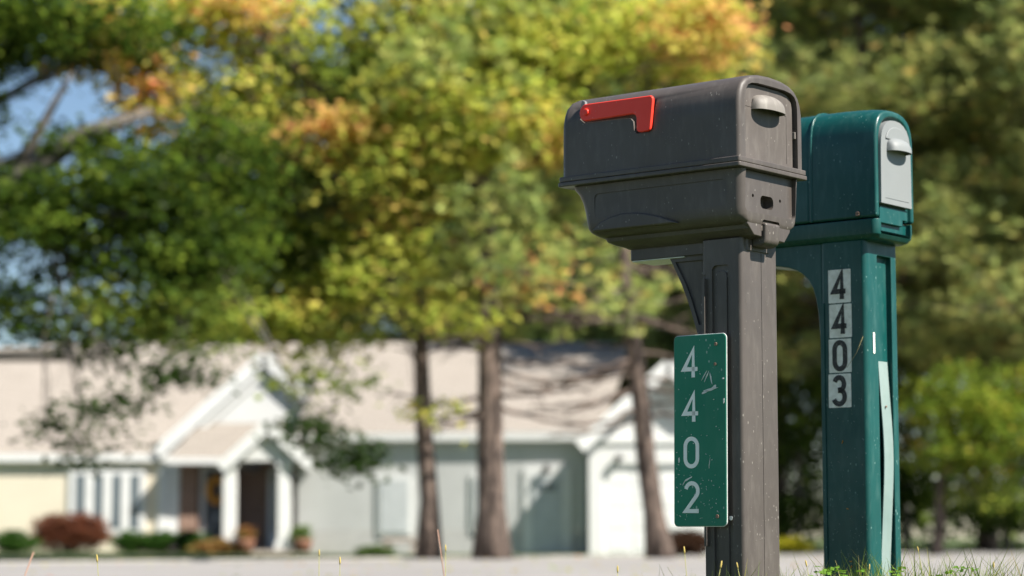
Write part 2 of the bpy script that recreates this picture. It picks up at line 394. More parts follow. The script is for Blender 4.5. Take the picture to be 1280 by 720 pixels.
def shrub(name, base, r, n, pal, label, cat='shrub', group=None, lsize=.07, per=22, spread=.09, stems=8):
    e = empty(name, base, label, cat, group)
    c = Vector((0, 0, r[2]*.95))
    cc, t, an, s = blob_leaves([(c, r, n, pal)], per, spread, lsize); cc = cc[cc[:, 2] > .02]; t = t[:len(cc)]; s = s[:len(cc)]
    link('foliage', leaf_mesh('foliage', cc, s, t), M['leaf'], e)
    V, Fc = [], []
    for _ in range(stems):
        a = random.uniform(0, 6.28); q = Vector((math.cos(a)*r[0]*.6, math.sin(a)*r[1]*.6, r[2]*random.uniform(.7, 1.4)))
        tube_into(V, Fc, wobble((0, 0, -.05), q, 3, .03), [.02, .015, .01, .005], 4)
    link('stems', py_mesh('stems', V, Fc), M['bark_grey'], e); return e

# ================================================================== MAILBOXES
PHI = R(39); Uw = Vector((-math.cos(PHI), math.sin(PHI), 0)); Vw = Vector((math.sin(PHI), math.cos(PHI), 0))
GZ = .12
def frame(px, Y, u0, v0):
    o = at(px, 690, Y); o = Vector((o.x, o.y, 0))
    base = o+Uw*u0+Vw*v0; base.z = GZ
    return base, (lambda q: (-(q[0]-u0), q[1]-v0, q[2]-GZ))
def arch_profile(cv, half, z0, crown, top):
    """(v, z) outline: flat bottom at z0, curved top given by crown points (rel, z)"""
    return [(cv-half, z0), (cv+half, z0)]+[(cv+a, z) for a, z in reversed(crown)]+[(cv-a, z) for a, z in crown if a > 0]
def hood(conv, cv, half, z0, z1, ub, out, thick=.003):
    """awning-shaped pull: a quarter shell open underneath"""
    bm = bmesh.new(); n, m_ = 18, 7; grid = []
    for lay, th in ((0, 0), (1, thick)):
        g = []
        for i in range(n+1):
            a = math.pi*i/n; x = math.cos(a); row = []
            w = abs(math.sin(a))**.6
            for j in range(m_+1):
                b = math.pi/2*j/m_
                rr = half-th
                hh = (z1-z0-th)*(.35+.65*w); oo = (out-th)*(w)
                row.append(bm.verts.new(conv((ub-oo*math.sin(b), cv+rr*x*(1-.06*(1-math.sin(b))), z0+hh*math.cos(b)**.8*(1 if True else 0)))))
            g.append(row)
        grid.append(g)
    for g in grid:
        for i in range(n):
            for j in range(m_):
                try: bm.faces.new((g[i][j], g[i+1][j], g[i+1][j+1], g[i][j+1]))
                except ValueError: pass
    for i in range(n):
        for j in (0, m_):
            try: bm.faces.new((grid[0][i][j], grid[0][i+1][j], grid[1][i+1][j], grid[1][i][j]))
            except ValueError: pass
    bmesh.ops.remove_doubles(bm, verts=bm.verts[:], dist=1e-5)
    me = me_from(bm); me.polygons.foreach_set('use_smooth', [True]*len(me.polygons)); me.set_sharp_from_angle(angle=R(50)); return me
def screw(name, conv, u, v, z, r, axis, mat, parent, h=.003):
    bm = bmesh.new(); pts = [(r*math.cos(R(30*k)), r*math.sin(R(30*k))) for k in range(12)]
    if axis == 'v':
        prism_into(bm, [(u+a, z+b) for a, b in pts], 'v', v, v-h, conv)
        cut = bmesh.new(); prism_into(cut, [(u-r*1.3, z-r*.15), (u+r*1.3, z-r*.15), (u+r*1.3, z+r*.15), (u-r*1.3, z+r*.15)], 'v', v-h*.5, v-h*1.5, conv)
    else:
        prism_into(bm, [(v+a, z+b) for a, b in pts], 'u', u, u-h, conv)
        cut = bmesh.new(); prism_into(cut, [(v-r*1.3, z-r*.15), (v+r*1.3, z-r*.15), (v+r*1.3, z+r*.15), (v-r*1.3, z+r*.15)], 'u', u-h*.5, u-h*1.5, conv)
    return link(name, finish(bm, r*.15, 2, [cut]), mat, parent)

# ---------------- brown mailbox
base, cv = frame(930, 5.30, .056, .078)
bx = empty('mailbox', base, 'big dark brown plastic mailbox with a raised-letter red flag and green 4402 plate on its post', 'mailbox', 'roadside mailboxes', -PHI)
bx['label'] = 'large dark brown mailbox with red flag and a green 4402 number plate on its post'
CV = .068
crown = [(0, 1.463), (.045, 1.461), (.078, 1.455), (.100, 1.4455), (.115, 1.432), (.124, 1.415), (.129, 1.392), (.130, 1.36)]
crown = [(a*1.077, 1.26+(z-1.26)*1.03) for a, z in crown]
prof = arch_profile(CV, .140, 1.252, crown, 0)
bm = bmesh.new(); rings = []
for u, d in [(-.047+.011*(1-math.cos(R(a))), .011*(1-math.sin(R(a)))) for a in (0, 18, 36, 54, 72, 90)]+[(.479-.020*(1-math.cos(R(a))), .020*(1-math.sin(R(a)))) for a in (90, 72, 54, 36, 18, 0)]:
    rings.append([cv((u, CV+(v-CV)*(1-d/.14), 1.252+(z-1.252)*(1-d/.215))) for v, z in prof])
loft_into(bm, rings)
rc = [(0, 1.440), (.055, 1.4395), (.080, 1.4365), (.095, 1.430), (.103, 1.419), (.1065, 1.403), (.107, 1.38)]
rc = [(a*1.065, 1.26+(z-1.26)*1.03) for a, z in rc]
rec = arch_profile(CV+.001, .114, 1.255, rc, 0)
cutd = bmesh.new(); prism_into(cutd, rec, 'u', -.08, -.022, cv)
flagcut = [(.419, 1.41), (.415, 1.397), (.402, 1.387), (.290, 1.385), (.262, 1.382), (.254, 1.374), (.251, 1.352), (.243, 1.343), (.205, 1.343), (.195, 1.352), (.190, 1.41), (.178, 1.50), (.40, 1.50)]
flagcut = [(a+.003, b+(.06 if b > 1.45 else .003)) for a, b in flagcut]
cutf = bmesh.new(); prism_into(cutf, flagcut, 'v', -.12, -.061, cv)
link('body', finish(bm, .0024, 2, [cutd, cutf], lim=38), M['brown'], bx)
# rim between the upper and lower halves
bm = bmesh.new(); prism_into(bm, rrect(-.0525, .482, -.080, .218, .006), 'z', 1.237, 1.248, cv)
prism_into(bm, rrect(-.0505, .480, -.078, .216, .006), 'z', 1.2485, 1.2615, cv)
link('rim', finish(bm, .0025, 3), M['brown'], bx)
# lower tray
secs = [(1.236, -.045, .455, .129), (1.228, -.045, .452, .128), (1.215, -.044, .440, .127), (1.195, -.044, .430, .126), (1.17, -.043, .423, .125), (1.145, -.042, .419, .124), (1.130, -.041, .416, .1225),
        (1.121, -.040, .411, .118), (1.113, -.038, .400, .108), (1.107, -.034, .388, .094)]
bm = bmesh.new(); loft_into(bm, [[cv((u, v, z)) for u, v in rrect(u0, u1, CV-h, CV+h, .022, 5)] for z, u0, u1, h in secs])
cutp = bmesh.new(); prism_into(cutp, rrect(CV-.110, CV+.109, 1.137, 1.25, .014), 'u', -.08, -.032, cv)
cuts = [cutp]
for k, (w, dy) in enumerate(((.027, 0),)):
    c_ = bmesh.new(); prism_into(c_, rrect(CV-.030, CV+.026, 1.152, 1.183, .012), 'u', -.08, -.006, cv); cuts.append(c_)
for vv in (CV-.062, CV+.056):
    c_ = bmesh.new(); prism_into(c_, [(vv+.0045*math.cos(R(45*k)), 1.178+.0045*math.sin(R(45*k))) for k in range(8)], 'u', -.08, -.02, cv); cuts.append(c_)
c_ = bmesh.new(); prism_into(c_, rrect(.034, .108, 1.098, 1.124, .006), 'u', -.08, -.030, cv); cuts.append(c_)
c_ = bmesh.new(); prism_into(c_, rrect(.000, .385, 1.152, 1.214, .012), 'v', -.12, CV-.1242, cv); cuts.append(c_)
link('lower_tray', finish(bm, .0022, 3, cuts), M['brown'], bx)
# swooping pad low on the side and raised panel above it
bm = bmesh.new()
sw = [(.372, 1.121), (.350, 1.140), (.320, 1.152), (.285, 1.158), (.250, 1.157), (.215, 1.151), (.180, 1.141), (.150, 1.130), (.130, 1.121)]
prism_into(bm, [(a*1.055, b) for a, b in sw], 'v', CV-.1315, CV-.115, cv)
link('side_moulding', finish(bm, .004, 4), M['brown'], bx)
bm = bmesh.new()
loft_into(bm, [[cv((u, v, z)) for u, v in rrect(u0, u1, CV-h, CV+h, .016, 5)] for z, u0, u1, h in ((1.110, -.036, .385, .094), (1.098, -.036, .380, .090), (1.089, -.028, .362, .076), (1.086, -.020, .35, .066), (1.080, -.012, .338, .056))])
prism_into(bm, rrect(-.006, .335, CV-.050, CV+.050, .008), 'z', 1.053, 1.0815, cv)
link('mounting_base', finish(bm, .003, 3), M['brown'], bx)
link('base_plate', finish(prism_into(bmesh.new(), rrect(.175, .331, CV-.047, CV+.047, .004), 'z', 1.0495, 1.0525, cv), .0006, 1), M['alum'], bx)
bm = bmesh.new(); prism_into(bm, [(-.047, 1.116), (-.030, 1.120), (-.004, 1.112), (-.004, 1.062), (-.028, 1.062), (-.040, 1.067), (-.045, 1.078)], 'v', .040, .102, cv)
link('latch', finish(bm, .006, 4), M['brown'], bx)
bm = bmesh.new(); prism_into(bm, [(CV-.066, 1.084), (CV+.066, 1.078), (CV+.092, 1.106), (CV+.092, 1.128), (CV-.094, 1.128), (CV-.094, 1.108)], 'u', -.037, -.010, cv)
c_ = bmesh.new(); prism_into(c_, rrect(.035, .107, 1.05, 1.126, .008), 'u', -.06, -.022, cv)
link('latch_surround', finish(bm, .003, 3, [c_]), M['brown'], bx)
# door
dr = [(0, 1.4375), (.054, 1.437), (.077, 1.434), (.091, 1.4275), (.0985, 1.4170), (.1015, 1.402), (.1020, 1.38)]
bm = bmesh.new(); dr = [(a*1.068, 1.26+(z-1.26)*1.03) for a, z in dr]
prism_into(bm, arch_profile(CV-.001, .109, 1.2625, dr, 0), 'u', -.036, -.0185, cv)
c_ = bmesh.new(); bmo = c_
prism_into(c_, rrect(CV-.106, CV+.082, 1.386, 1.3872, .0005, 1), 'u', -.05, -.0345, cv)
c2_ = bmesh.new(); prism_into(c2_, rrect(CV+.0805, CV+.082, 1.27, 1.386, .0005, 1), 'u', -.05, -.0345, cv)
door = link('door', finish(bm, .0025, 3, [c_, c2_]), M['brown_front'], bx)
link('handle', hood(cv, CV-.010, .062, 1.382, 1.423, -.036, .034), M['brown_handle'], door)
bm = bmesh.new(); prism_into(bm, rrect(CV+.110, CV+.1145, 1.335, 1.352, .001), 'u', -.042, -.024, cv)
link('hinge_tab', finish(bm, .0008, 2), M['brown_handle'], door)
# flag
fl = arc(.390, 1.4105, .0205, .0215, 80, -95, 14)+[(.250, 1.3905), (.242, 1.387), (.239, 1.380), (.239, 1.352), (.236, 1.346), (.229, 1.3435), (.208, 1.3435), (.200, 1.346), (.197, 1.353), (.190, 1.415), (.1905, 1.424), (.196, 1.4295)]
fl = [(a+.003, b+.003) for a, b in fl]
bm = bmesh.new(); prism_into(bm, fl, 'v', -.0805, -.071, cv)
flag = link('flag', finish(bm, .0030, 4), M['red'], bx); flag['label'] = 'lowered red flag'
bm = bmesh.new(); prism_into(bm, [(.392+.009*math.cos(R(24*k)), 1.414+.009*math.sin(R(24*k))) for k in range(15)], 'v', -.0855, -.078, cv)
link('pivot', finish(bm, .003, 4), M['red'], flag)
bm = bmesh.new(); prism_into(bm, [(.404, 1.418), (.4165, 1.418), (.4165, 1.440), (.412, 1.448), (.404, 1.444)], 'v', -.0695, -.060, cv)
link('flag_stop', finish(bm, .001, 2), M['grey_door'], bx)
# post
bm = bmesh.new(); prism_into(bm, rrect(-.002, .112, .0, .157, .011, 5), 'z', -.25, 1.0815, cv)
c_ = bmesh.new(); prism_into(c_, rrect(.030, .082, -.30, 1.020, .012, 4), 'v', -.05, .006, cv)
c2_ = bmesh.new(); prism_into(c2_, rrect(.0835, .0853, -.3, 1.060, .0004, 1), 'u', -.05, .0015, cv)
c3_ = bmesh.new(); prism_into(c3_, [(.113, -.3), (.113, 1.0), (.0985, 1.0), (.0985, -.3)], 'v', -.05, .0035, cv)
post = link('post', finish(bm, .0022, 3, [c_, c2_, c3_]), M['brown'], bx)
bm = bmesh.new(); prism_into(bm, rrect(.042, .071, -.2, 1.006, .010, 4), 'v', .0065, .0025, cv)
link('post_panel', finish(bm, .0015, 2), M['brown'], post)
bm = bmesh.new(); prism_into(bm, [(.110, 1.0815), (.232, 1.0815), (.222, 1.052), (.206, 1.022), (.187, .985), (.170, .945), (.156, .905), (.145, .872), (.136, .845), (.110, .845)], 'v', .026, .130, cv)
c_ = bmesh.new(); prism_into(c_, [(.122, 1.040), (.205, 1.040), (.193, 1.018), (.175, .985), (.159, .948), (.148, .915), (.138, .885), (.122, .885)], 'v', .0, .032, cv)
link('bracket', finish(bm, .003, 3, [c_]), M['brown'], bx)
# number plate
PT = -.0135
bm = bmesh.new()
plate = rrect(.0265, .1765, .405, .8575, .012, 6)
tilt = lambda q: cv((q[0]+.009+(q[2]-.63)*-.008, q[1], q[2]))
prism_into(bm, plate, 'v', PT+.0035, PT+.001, tilt); link_s = link('number_plate', finish(bm, .0006, 2), M['alum'], bx)
link_s['label'] = 'green address plate reading 4402 with white scuffs'
bm = bmesh.new(); prism_into(bm, rrect(.0282, .1752, .4068, .8558, .0105, 6), 'v', PT+.001, PT-.0006, tilt)
link('sign_face', finish(bm, .0004, 1), M['sign'], link_s)
for k, ch in enumerate('4402'):
    zc = .8265-.1048*k; h = .075; w = .041; x0 = .1485-.0012*k
    bm = bmesh.new()
    for st in DIG[ch]:
        hw = .10
        stroke_into(bm, [(p[0], p[1]) for p in [(a*w, b*(h-.0098)+.0049) for a, b in st]], .0098, lambda x, y, l: tilt((x0-x, PT-.0007-.0008*l, zc-h+y)))
    link('digit', me_from(bm), M['digit_white'], link_s)
screw('screw', tilt, .055, PT-.0006, .832, .0042, 'v', M['rust'], link_s); screw('screw', tilt, .057, PT-.0006, .785, .0036, 'v', M['rust'], link_s); screw('screw', tilt, .052, PT-.0006, .429, .0046, 'v', M['rust'], link_s)
# rail the plate is fixed to
bm = bmesh.new(); prism_into(bm, rrect(.097, .104, .36, .99, .001, 2), 'v', .0035, PT+.0035, cv); link('rail', finish(bm, .001, 2), M['brown'], bx)
# scuffs
def patch(polys, pl, mat, parent, name='scuff'):
    bm = bmesh.new()
    for p in polys:
        lo = [bm.verts.new(pl(x, z, 0)) for x, z in p]; hi = [bm.verts.new(pl(x, z, 1)) for x, z in p]; n = len(p)
        bm.faces.new(lo); bm.faces.new(hi[::-1])
        for i in range(n): bm.faces.new((lo[i], hi[i], hi[(i+1) % n], lo[(i+1) % n]))
    o_ = link(name, me_from(bm), mat, parent)
    if len(polys) > 3: o_['kind'] = 'stuff'
    return o_
def rough_bit(cx, cz, w, h, a, n=9):
    out = []
    for k in range(n):
        t = 2*math.pi*k/n; r = random.uniform(.55, 1.1); x = w*math.cos(t)*r; z = h*math.sin(t)*r
        out.append((cx+x*math.cos(a)-z*math.sin(a), cz+x*math.sin(a)+z*math.cos(a)))
    return out
sx = lambda px: .0265+(909-px)/(909-843)*.15
sz = lambda py: .8575-(py-418)/(659-418)*.4525
A = [rough_bit(sx(885), sz(471), .020, .0018, 2.05), rough_bit(sx(882), sz(470), .016, .0014, 2.2), rough_bit(sx(890), sz(474), .016, .0022, 1.35), rough_bit(sx(889), sz(488), .024, .0042, 2.97), rough_bit(sx(883), sz(491), .014, .003, 2.8),
     rough_bit(sx(894), sz(485), .008, .004, 2.6), rough_bit(sx(862), sz(599), .016, .0025, 2.7), rough_bit(sx(856), sz(604), .007, .0012, 2.2), rough_bit(sx(850), sz(576), .0025, .008, .1), rough_bit(sx(888), sz(580), .001, .014, .15), rough_bit(sx(906), sz(503), .002, .006, 0), rough_bit(sx(905), sz(475), .0035, .003, 0)]
for _ in range(46): A.append(rough_bit(sx(random.uniform(846, 906)), sz(random.uniform(424, 655)), random.uniform(.0004, .0014), random.uniform(.0004, .0022), random.uniform(0, 3), 6))
for _ in range(14): A.append(rough_bit(sx(random.uniform(870, 900)), sz(random.uniform(590, 650)), random.uniform(.0008, .003), random.uniform(.0004, .001), random.uniform(0, 3), 6))
for _ in range(10): A.append(rough_bit(sx(random.uniform(847, 852)), sz(random.uniform(560, 650)), random.uniform(.0006, .0016), random.uniform(.0006, .003), random.uniform(0, 3), 6))
patch(A, lambda x, z, l: tilt((x, PT-.0008-.0010*l, z)), M['scuff'], link_s)
# bits of grit and cut grass stuck on the brown post and box
gb = []
for _ in range(60):
    z = .28+.75*random.random()**2
    gb.append(rough_bit(random.uniform(.01, .15), z, random.uniform(.0006, .0018), random.uniform(.0006, .0018), 0, 5))
patch(gb, lambda v_, z, l: cv((-.0019-.0008*l, v_, z)), M['brown_handle'], post, 'grit')
gb = [rough_bit(random.uniform(.0, .44), random.uniform(1.27, 1.36), random.uniform(.0005, .0013), random.uniform(.0005, .0015), random.uniform(0, 3), 5) for _ in range(26)]
patch(gb, lambda u_, z, l: cv((u_, CV-.1399-.0007*l, z)), M['brown_handle'], bx, 'grit')
patch([rough_bit(.012, .425, .0055, .005, 0, 9)], lambda x, z, l: cv((.022+x, -.0002-.0022*l, z)), M['scuff'], post, 'grit')

# ---------------- green mailbox
base, cg = frame(1088, 5.95, .070, .085)
gx = empty('mailbox', base, 'teal green mailbox with pale grey door and four white 4403 number stickers on its post', 'mailbox', 'roadside mailboxes', -PHI)
GC = .086
crown = [(0, 1.511), (.03, 1.5095), (.054, 1.504), (.072, 1.495), (.085, 1.482), (.094, 1.463), (.099, 1.438), (.100, 1.40)]
prof = arch_profile(GC, .100, 1.2175, crown, 0)
bm = bmesh.new()
loft_into(bm, [[cg((u, v, 1.2175+(z-1.2175)*k)) for v, z in prof] for u, k in ((-.045, .998), (-.025, 1.012), (.0, 1.024), (.04, 1.034), (.09, 1.040), (.15, 1.042), (.30, 1.038), (.50, 1.03))])
c_ = bmesh.new(); prism_into(c_, arch_profile(GC, .084, 1.19, [(0, 1.492), (.025, 1.490), (.045, 1.484), (.062, 1.473), (.074, 1.457), (.081, 1.435), (.084, 1.40)], 0), 'u', -.08, -.030, cg)
link('body', finish(bm, .0085, 5, [c_]), M['green'], gx)
bm = bmesh.new(); prism_into(bm, [(GC+(a-GC)*1.035, 1.2175+(z-1.2175)*1.056) for a, z in prof], 'u', .150, .158, cg)
link('hoop', finish(bm, .0035, 4), M['green'], gx)
bm = bmesh.new(); prism_into(bm, [(GC+(a-GC)*1.015, 1.2175+(z-1.2175)*1.040) for a, z in prof], 'u', .1585, .502, cg)
link('rear_sleeve', finish(bm, .008, 4), M['green'], gx)
secs = [(1.214, -.045, .50, .100), (1.19, -.045, .50, .100), (1.174, -.043, .498, .098), (1.164, -.036, .49, .090), (1.159, -.024, .48, .080)]
bm = bmesh.new(); loft_into(bm, [[cg((u, v, z)) for u, v in rrect(u0, u1, GC-h, GC+h, .02, 5)] for z, u0, u1, h in secs])
c_ = bmesh.new(); prism_into(c_, rrect(GC-.078, GC+.078, 1.177, 1.30, .006), 'u', -.08, -.030, cg)
link('lower_tray', finish(bm, .003, 3, [c_]), M['green'], gx)
bm = bmesh.new(); prism_into(bm, [(GC-.076, 1.205), (GC+.045, 1.205), (GC+.045, 1.222), (GC+.070, 1.222), (GC+.070, 1.250), (GC-.076, 1.250)], 'u', -.040, -.0285, cg)
link('front_panel', finish(bm, .002, 3), M['green'], gx)
gd = [(0, 1.484), (.025, 1.482), (.044, 1.475), (.060, 1.464), (.071, 1.448), (.077, 1.427), (.079, 1.40)]
bm = bmesh.new(); prism_into(bm, arch_profile(GC-.003, .081, 1.256, gd, 0), 'u', -.050, -.0285, cg)
cc_ = bmesh.new()
prism_into(cc_, rrect(GC-.062, GC+.062, 1.270, 1.2715, .0005, 1), 'u', -.06, -.0488, cg)
door = link('door', finish(bm, .003, 3, [cc_]), M['grey_door'], gx)
bm = bmesh.new(); prism_into(bm, arch_profile(GC, .058, 1.43, [(0, 1.466), (.02, 1.464), (.036, 1.458), (.048, 1.449), (.056, 1.438)], 0), 'u', -.0535, -.049, cg)
link('door_badge', finish(bm, .002, 3), M['grey_door'], door)
link('handle', hood(cg, GC+.0, .052, 1.398, 1.436, -.050, .032), M['grey_door'], door)
bm = bmesh.new(); prism_into(bm, rrect(-.0, .140, 0, .170, .014, 5), 'z', -.25, 1.162, cg)
c_ = bmesh.new(); prism_into(c_, rrect(.060, .134, -.3, 1.125, .004, 3), 'u', -.05, .016, cg)
post = link('post', finish(bm, .0035, 4, [c_]), M['green'], gx)
bm = bmesh.new(); prism_into(bm, rrect(.127, .1385, -.25, 1.00, .001, 2), 'v', .004, -.0035, cg)
link('post_bead', finish(bm, .003, 3), M['green'], post)
arcp = [(.136, 1.166), (.495, 1.166), (.495, 1.145), (.40, 1.128), (.33, 1.118), (.272, 1.110), (.240, 1.104), (.215, 1.095), (.195, 1.083), (.178, 1.066), (.165, 1.044), (.156, 1.015), (.149, .975), (.145, .92), (.142, .86), (.136, .84)]
bm = bmesh.new(); prism_into(bm, arcp, 'v', .004, .166, cg)
c_ = bmesh.new(); ins = [(.130, 1.150), (.47, 1.150), (.40, 1.140), (.30, 1.127), (.24, 1.117), (.205, 1.105), (.182, 1.090), (.165, 1.068), (.152, 1.035), (.143, .99), (.138, .93), (.130, .93)]
prism_into(c_, ins, 'v', -.02, .008, cg)
link('bracket', finish(bm, .004, 3), M['green'], gx)
# number stickers
for k, ch in enumerate('4403'):
    zt = 1.0885-.0925*k; x1 = .112+(.0015, -.0008, .0008, .0022)[k]+.001*k; x0 = x1-.068; ex = (0, 0, 0, .0)[k]
    bm = bmesh.new(); prism_into(bm, rrect(x0, x1, zt-.0900-ex, zt-.001, .002, 2), 'v', .0008, -.0012, cg)
    ti = link('number_sticker', me_from(bm), M['tile'], gx); ti['label'] = '%s white sticker, black digit %s' % (('topmost', 'second', 'third', 'lowest')[k], ch)
    bm = bmesh.new(); w = .038; h = .070; sw_ = .0135
    for st in DIG[ch]:
        stroke_into(bm, [(a*w, b*h) for a, b in st], sw_, lambda x, y, l: cg((x1-.0145-x, -.0014-.0006*l, zt-.0805+y)))
    link('digit', me_from(bm), M['ink'], ti)
# wavy pale strip in the channel
bm = bmesh.new(); rows = []
for i in range(41):
    z = .845-.0255*i; t = i/40; off = .010*math.exp(-((z-.60)/.13)**2); bow = .010*math.sin(max(0, min(1, (.86-z)/.55))*math.pi)
    c0 = .076+off*.9; rows.append([cg((.0135-bow-.002, c0, z)), cg((.0135-bow-.002, c0+.048, z)), cg((.0150-bow, c0+.048, z)), cg((.0150-bow, c0, z))])
loft_into(bm, rows); st = link('tape_strip', finish(bm, .0005, 1), M['strip'], post); st['label'] = 'pale peeling tape strip'
screw('screw', cg, .0025, .098, .725, .003, 'u', M['rust'], st)
patch([rrect(.043, .052, .862, .918, .003, 3)], lambda v_, z, l: cg((-.0002-.0015*l, v_-.012, z)), M['tile'], post, 'residue')
screw('screw', cg, .012, GC-.0995, 1.229, .0065, 'v', M['rust'], gx, .005)
gb = []
for _ in range(130):
    z = .25+.8*random.random()**1.6; gb.append(rough_bit(random.uniform(.008, .12), z, random.uniform(.0004, .0014), random.uniform(.0005, .0022), random.uniform(-.5, .5), 5))
patch(gb, lambda u_, z, l: cg((u_, -.0-.0008*l, z)), M['strip'], post, 'grit')
gb = [rough_bit(.066, .455, .004, .0016, .2, 7), rough_bit(.058, .318, .0042, .002, .1, 7), rough_bit(.057, .305, .0015, .005, .5, 7), rough_bit(.062, .25, .003, .0016, -.3, 7), rough_bit(.078, .63, .001, .006, .4, 7)]
patch(gb, lambda u_, z, l: cg((u_, -.0-.002*l, z)), M['orange'], post, 'grit')
bm = bmesh.new(); cvp = [(.040, .895), (.030, .915), (.0, .955), (-.0, .965)]
# dry grass stem caught on the stickers
V, Fc = [], []; tube_into(V, Fc, [cg((.060, -.004, .825)), cg((.046, -.006, .840)), cg((.028, -.007, .862)), cg((.006, -.008, .905))], [.0005]*4, 4)
link('caught_stem', py_mesh('stem', V, Fc), var_mat('straw', (.34, .30, .14), (.26, .23, .10)), gx)

# ================================================================== GROUND
FD = Vector((.629, .777, 0)).normalized(); FN = Vector((-FD.y, FD.x, 0))
FE = Vector((-7.65, 34, 0)); NE_ = Vector((0, 12.0, 0))
def ground_z(x, y):
    d = (Vector((x, y, 0))-NE_).dot(FN)       # >0 past the near road edge
    t = max(0, min(1, (-d-.2)/2.2)); t = t*t*(3-2*t)
    z = -.03+.15*t
    far = (Vector((x, y, 0))-FE).dot(FN)
    if far > 0: z += min(.035, far*.2)
    return z
xs = np.concatenate([np.linspace(-400, -40, 13), np.linspace(-38, 38, 90), np.linspace(40, 400, 13)])
ys = np.concatenate([np.linspace(-60, -5, 8), np.linspace(-4, 30, 80), np.linspace(30.5, 90, 90), np.linspace(95, 600, 14)])
V = [(x, y, ground_z(x, y)) for y in ys for x in xs]; nx = len(xs)
Fc = [(j*nx+i, j*nx+i+1, (j+1)*nx+i+1, (j+1)*nx+i) for j in range(len(ys)-1) for i in range(nx-1)]
tag(link('ground', py_mesh('ground', V, Fc), M['lawn']), 'grassy ground of verge and lawns', 'ground', kind='structure')
def quad(name, a, b, z, mat, thick=.05):
    p = [a[0], a[1], b[1], b[0]]; bm = bmesh.new(); prism_into(bm, [(q.x, q.y) for q in p], 'z', z-thick, z, lambda q: q); return link(name, me_from(bm), mat)
tag(quad('road', (NE_-FD*80, NE_+FD*160), (FE-FD*80, FE+FD*160), 0.004, M['asphalt']), 'wide pale asphalt road', 'road', kind='structure')
tag(quad('kerb', (FE-FD*80, FE+FD*160), (FE-FD*80+FN*.18, FE+FD*160+FN*.15), 0.025, M['kerb'], .1), 'low concrete kerb at the far edge of the road', 'kerb', kind='structure')

# grass blades on the verge near the posts
def blades(n, cx, cy, rx, ry, hmin, hmax, w, pal, name='grass_blades'):
    x = rng.uniform(cx-rx, cx+rx, n); y = rng.uniform(cy-ry, cy+ry, n); h = rng.uniform(hmin, hmax, n)
    return x, y, h
BP = [(4, (.17, .23, .03)), (3, (.10, .16, .025)), (1.2, (.34, .33, .07)), (.6, (.42, .36, .16))]
def blade_mesh(x, y, h, w, tint, lean=.35):
    n = len(x); z0 = np.array([ground_z(a, b) for a, b in zip(x, y)])
    a = rng.uniform(0, 2*np.pi, n); dx, dy = np.cos(a), np.sin(a); ln = h*rng.uniform(.05, lean, n)*1.6
    b2 = rng.uniform(0, 2*np.pi, n); wx, wy = np.cos(b2)*w, np.sin(b2)*w
    v = np.empty((n, 6, 3)); ts = (0, .55, 1)
    for k, t in enumerate(ts):
        cx_ = x+dx*ln*t*t; cy_ = y+dy*ln*t*t; cz = z0-.01+h*(t-.12*t*t); ww = (1, .8, .08)[k]
        v[:, k*2] = np.stack([cx_-wx*ww, cy_-wy*ww, cz], 1); v[:, k*2+1] = np.stack([cx_+wx*ww, cy_+wy*ww, cz], 1)
    me = bpy.data.meshes.new('blades'); me.vertices.add(6*n); me.vertices.foreach_set('co', v.reshape(-1))
    idx = (np.arange(n)[:, None]*6+np.array([0, 1, 3, 2, 2, 3, 5, 4])[None]).astype(np.int32).reshape(-1)
    me.loops.add(8*n); me.loops.foreach_set('vertex_index', idx); me.polygons.add(2*n)
    me.polygons.foreach_set('loop_start', np.arange(0, 8*n, 4, dtype=np.int32)); me.polygons.foreach_set('loop_total', np.full(2*n, 4, dtype=np.int32)); me.update(calc_edges=True)
    at_ = me.color_attributes.new('tint', 'FLOAT_COLOR', 'POINT'); t = np.ones((n, 6, 4)); t[:, :, :3] = tint[:, None, :]; at_.data.foreach_set('color', t.reshape(-1).astype(np.float32)); return me
X, Y, H = [], [], []
n = 26000; x = rng.uniform(-3.2, 4.2, n); y = rng.uniform(3.2, 9.5, n); X.append(x); Y.append(y); H.append(rng.uniform(.04, .115, n))
for (cx_, cy_, r_, n_, h0, h1) in ((.50, 5.12, .20, 420, .14, .255), (.85, 5.25, .35, 700, .14, .265), (1.0, 5.70, .30, 900, .14, .29), (1.35, 5.7, .45, 1100, .14, .30), (.72, 5.05, .2, 160, .14, .24)):
    X.append(rng.normal(cx_, r_*.6, n_)); Y.append(rng.normal(cy_, r_*.6, n_)); H.append(rng.uniform(h0, h1, n_)*rng.uniform(.7, 1, n_))
X = np.concatenate(X); Y = np.concatenate(Y); H = np.concatenate(H)
tag(link('verge_grass', blade_mesh(X, Y, H, .0021, lerp_cols(BP, len(X))), M['blade']), 'green grass blades growing round the mailbox posts', 'grass', kind='stuff')
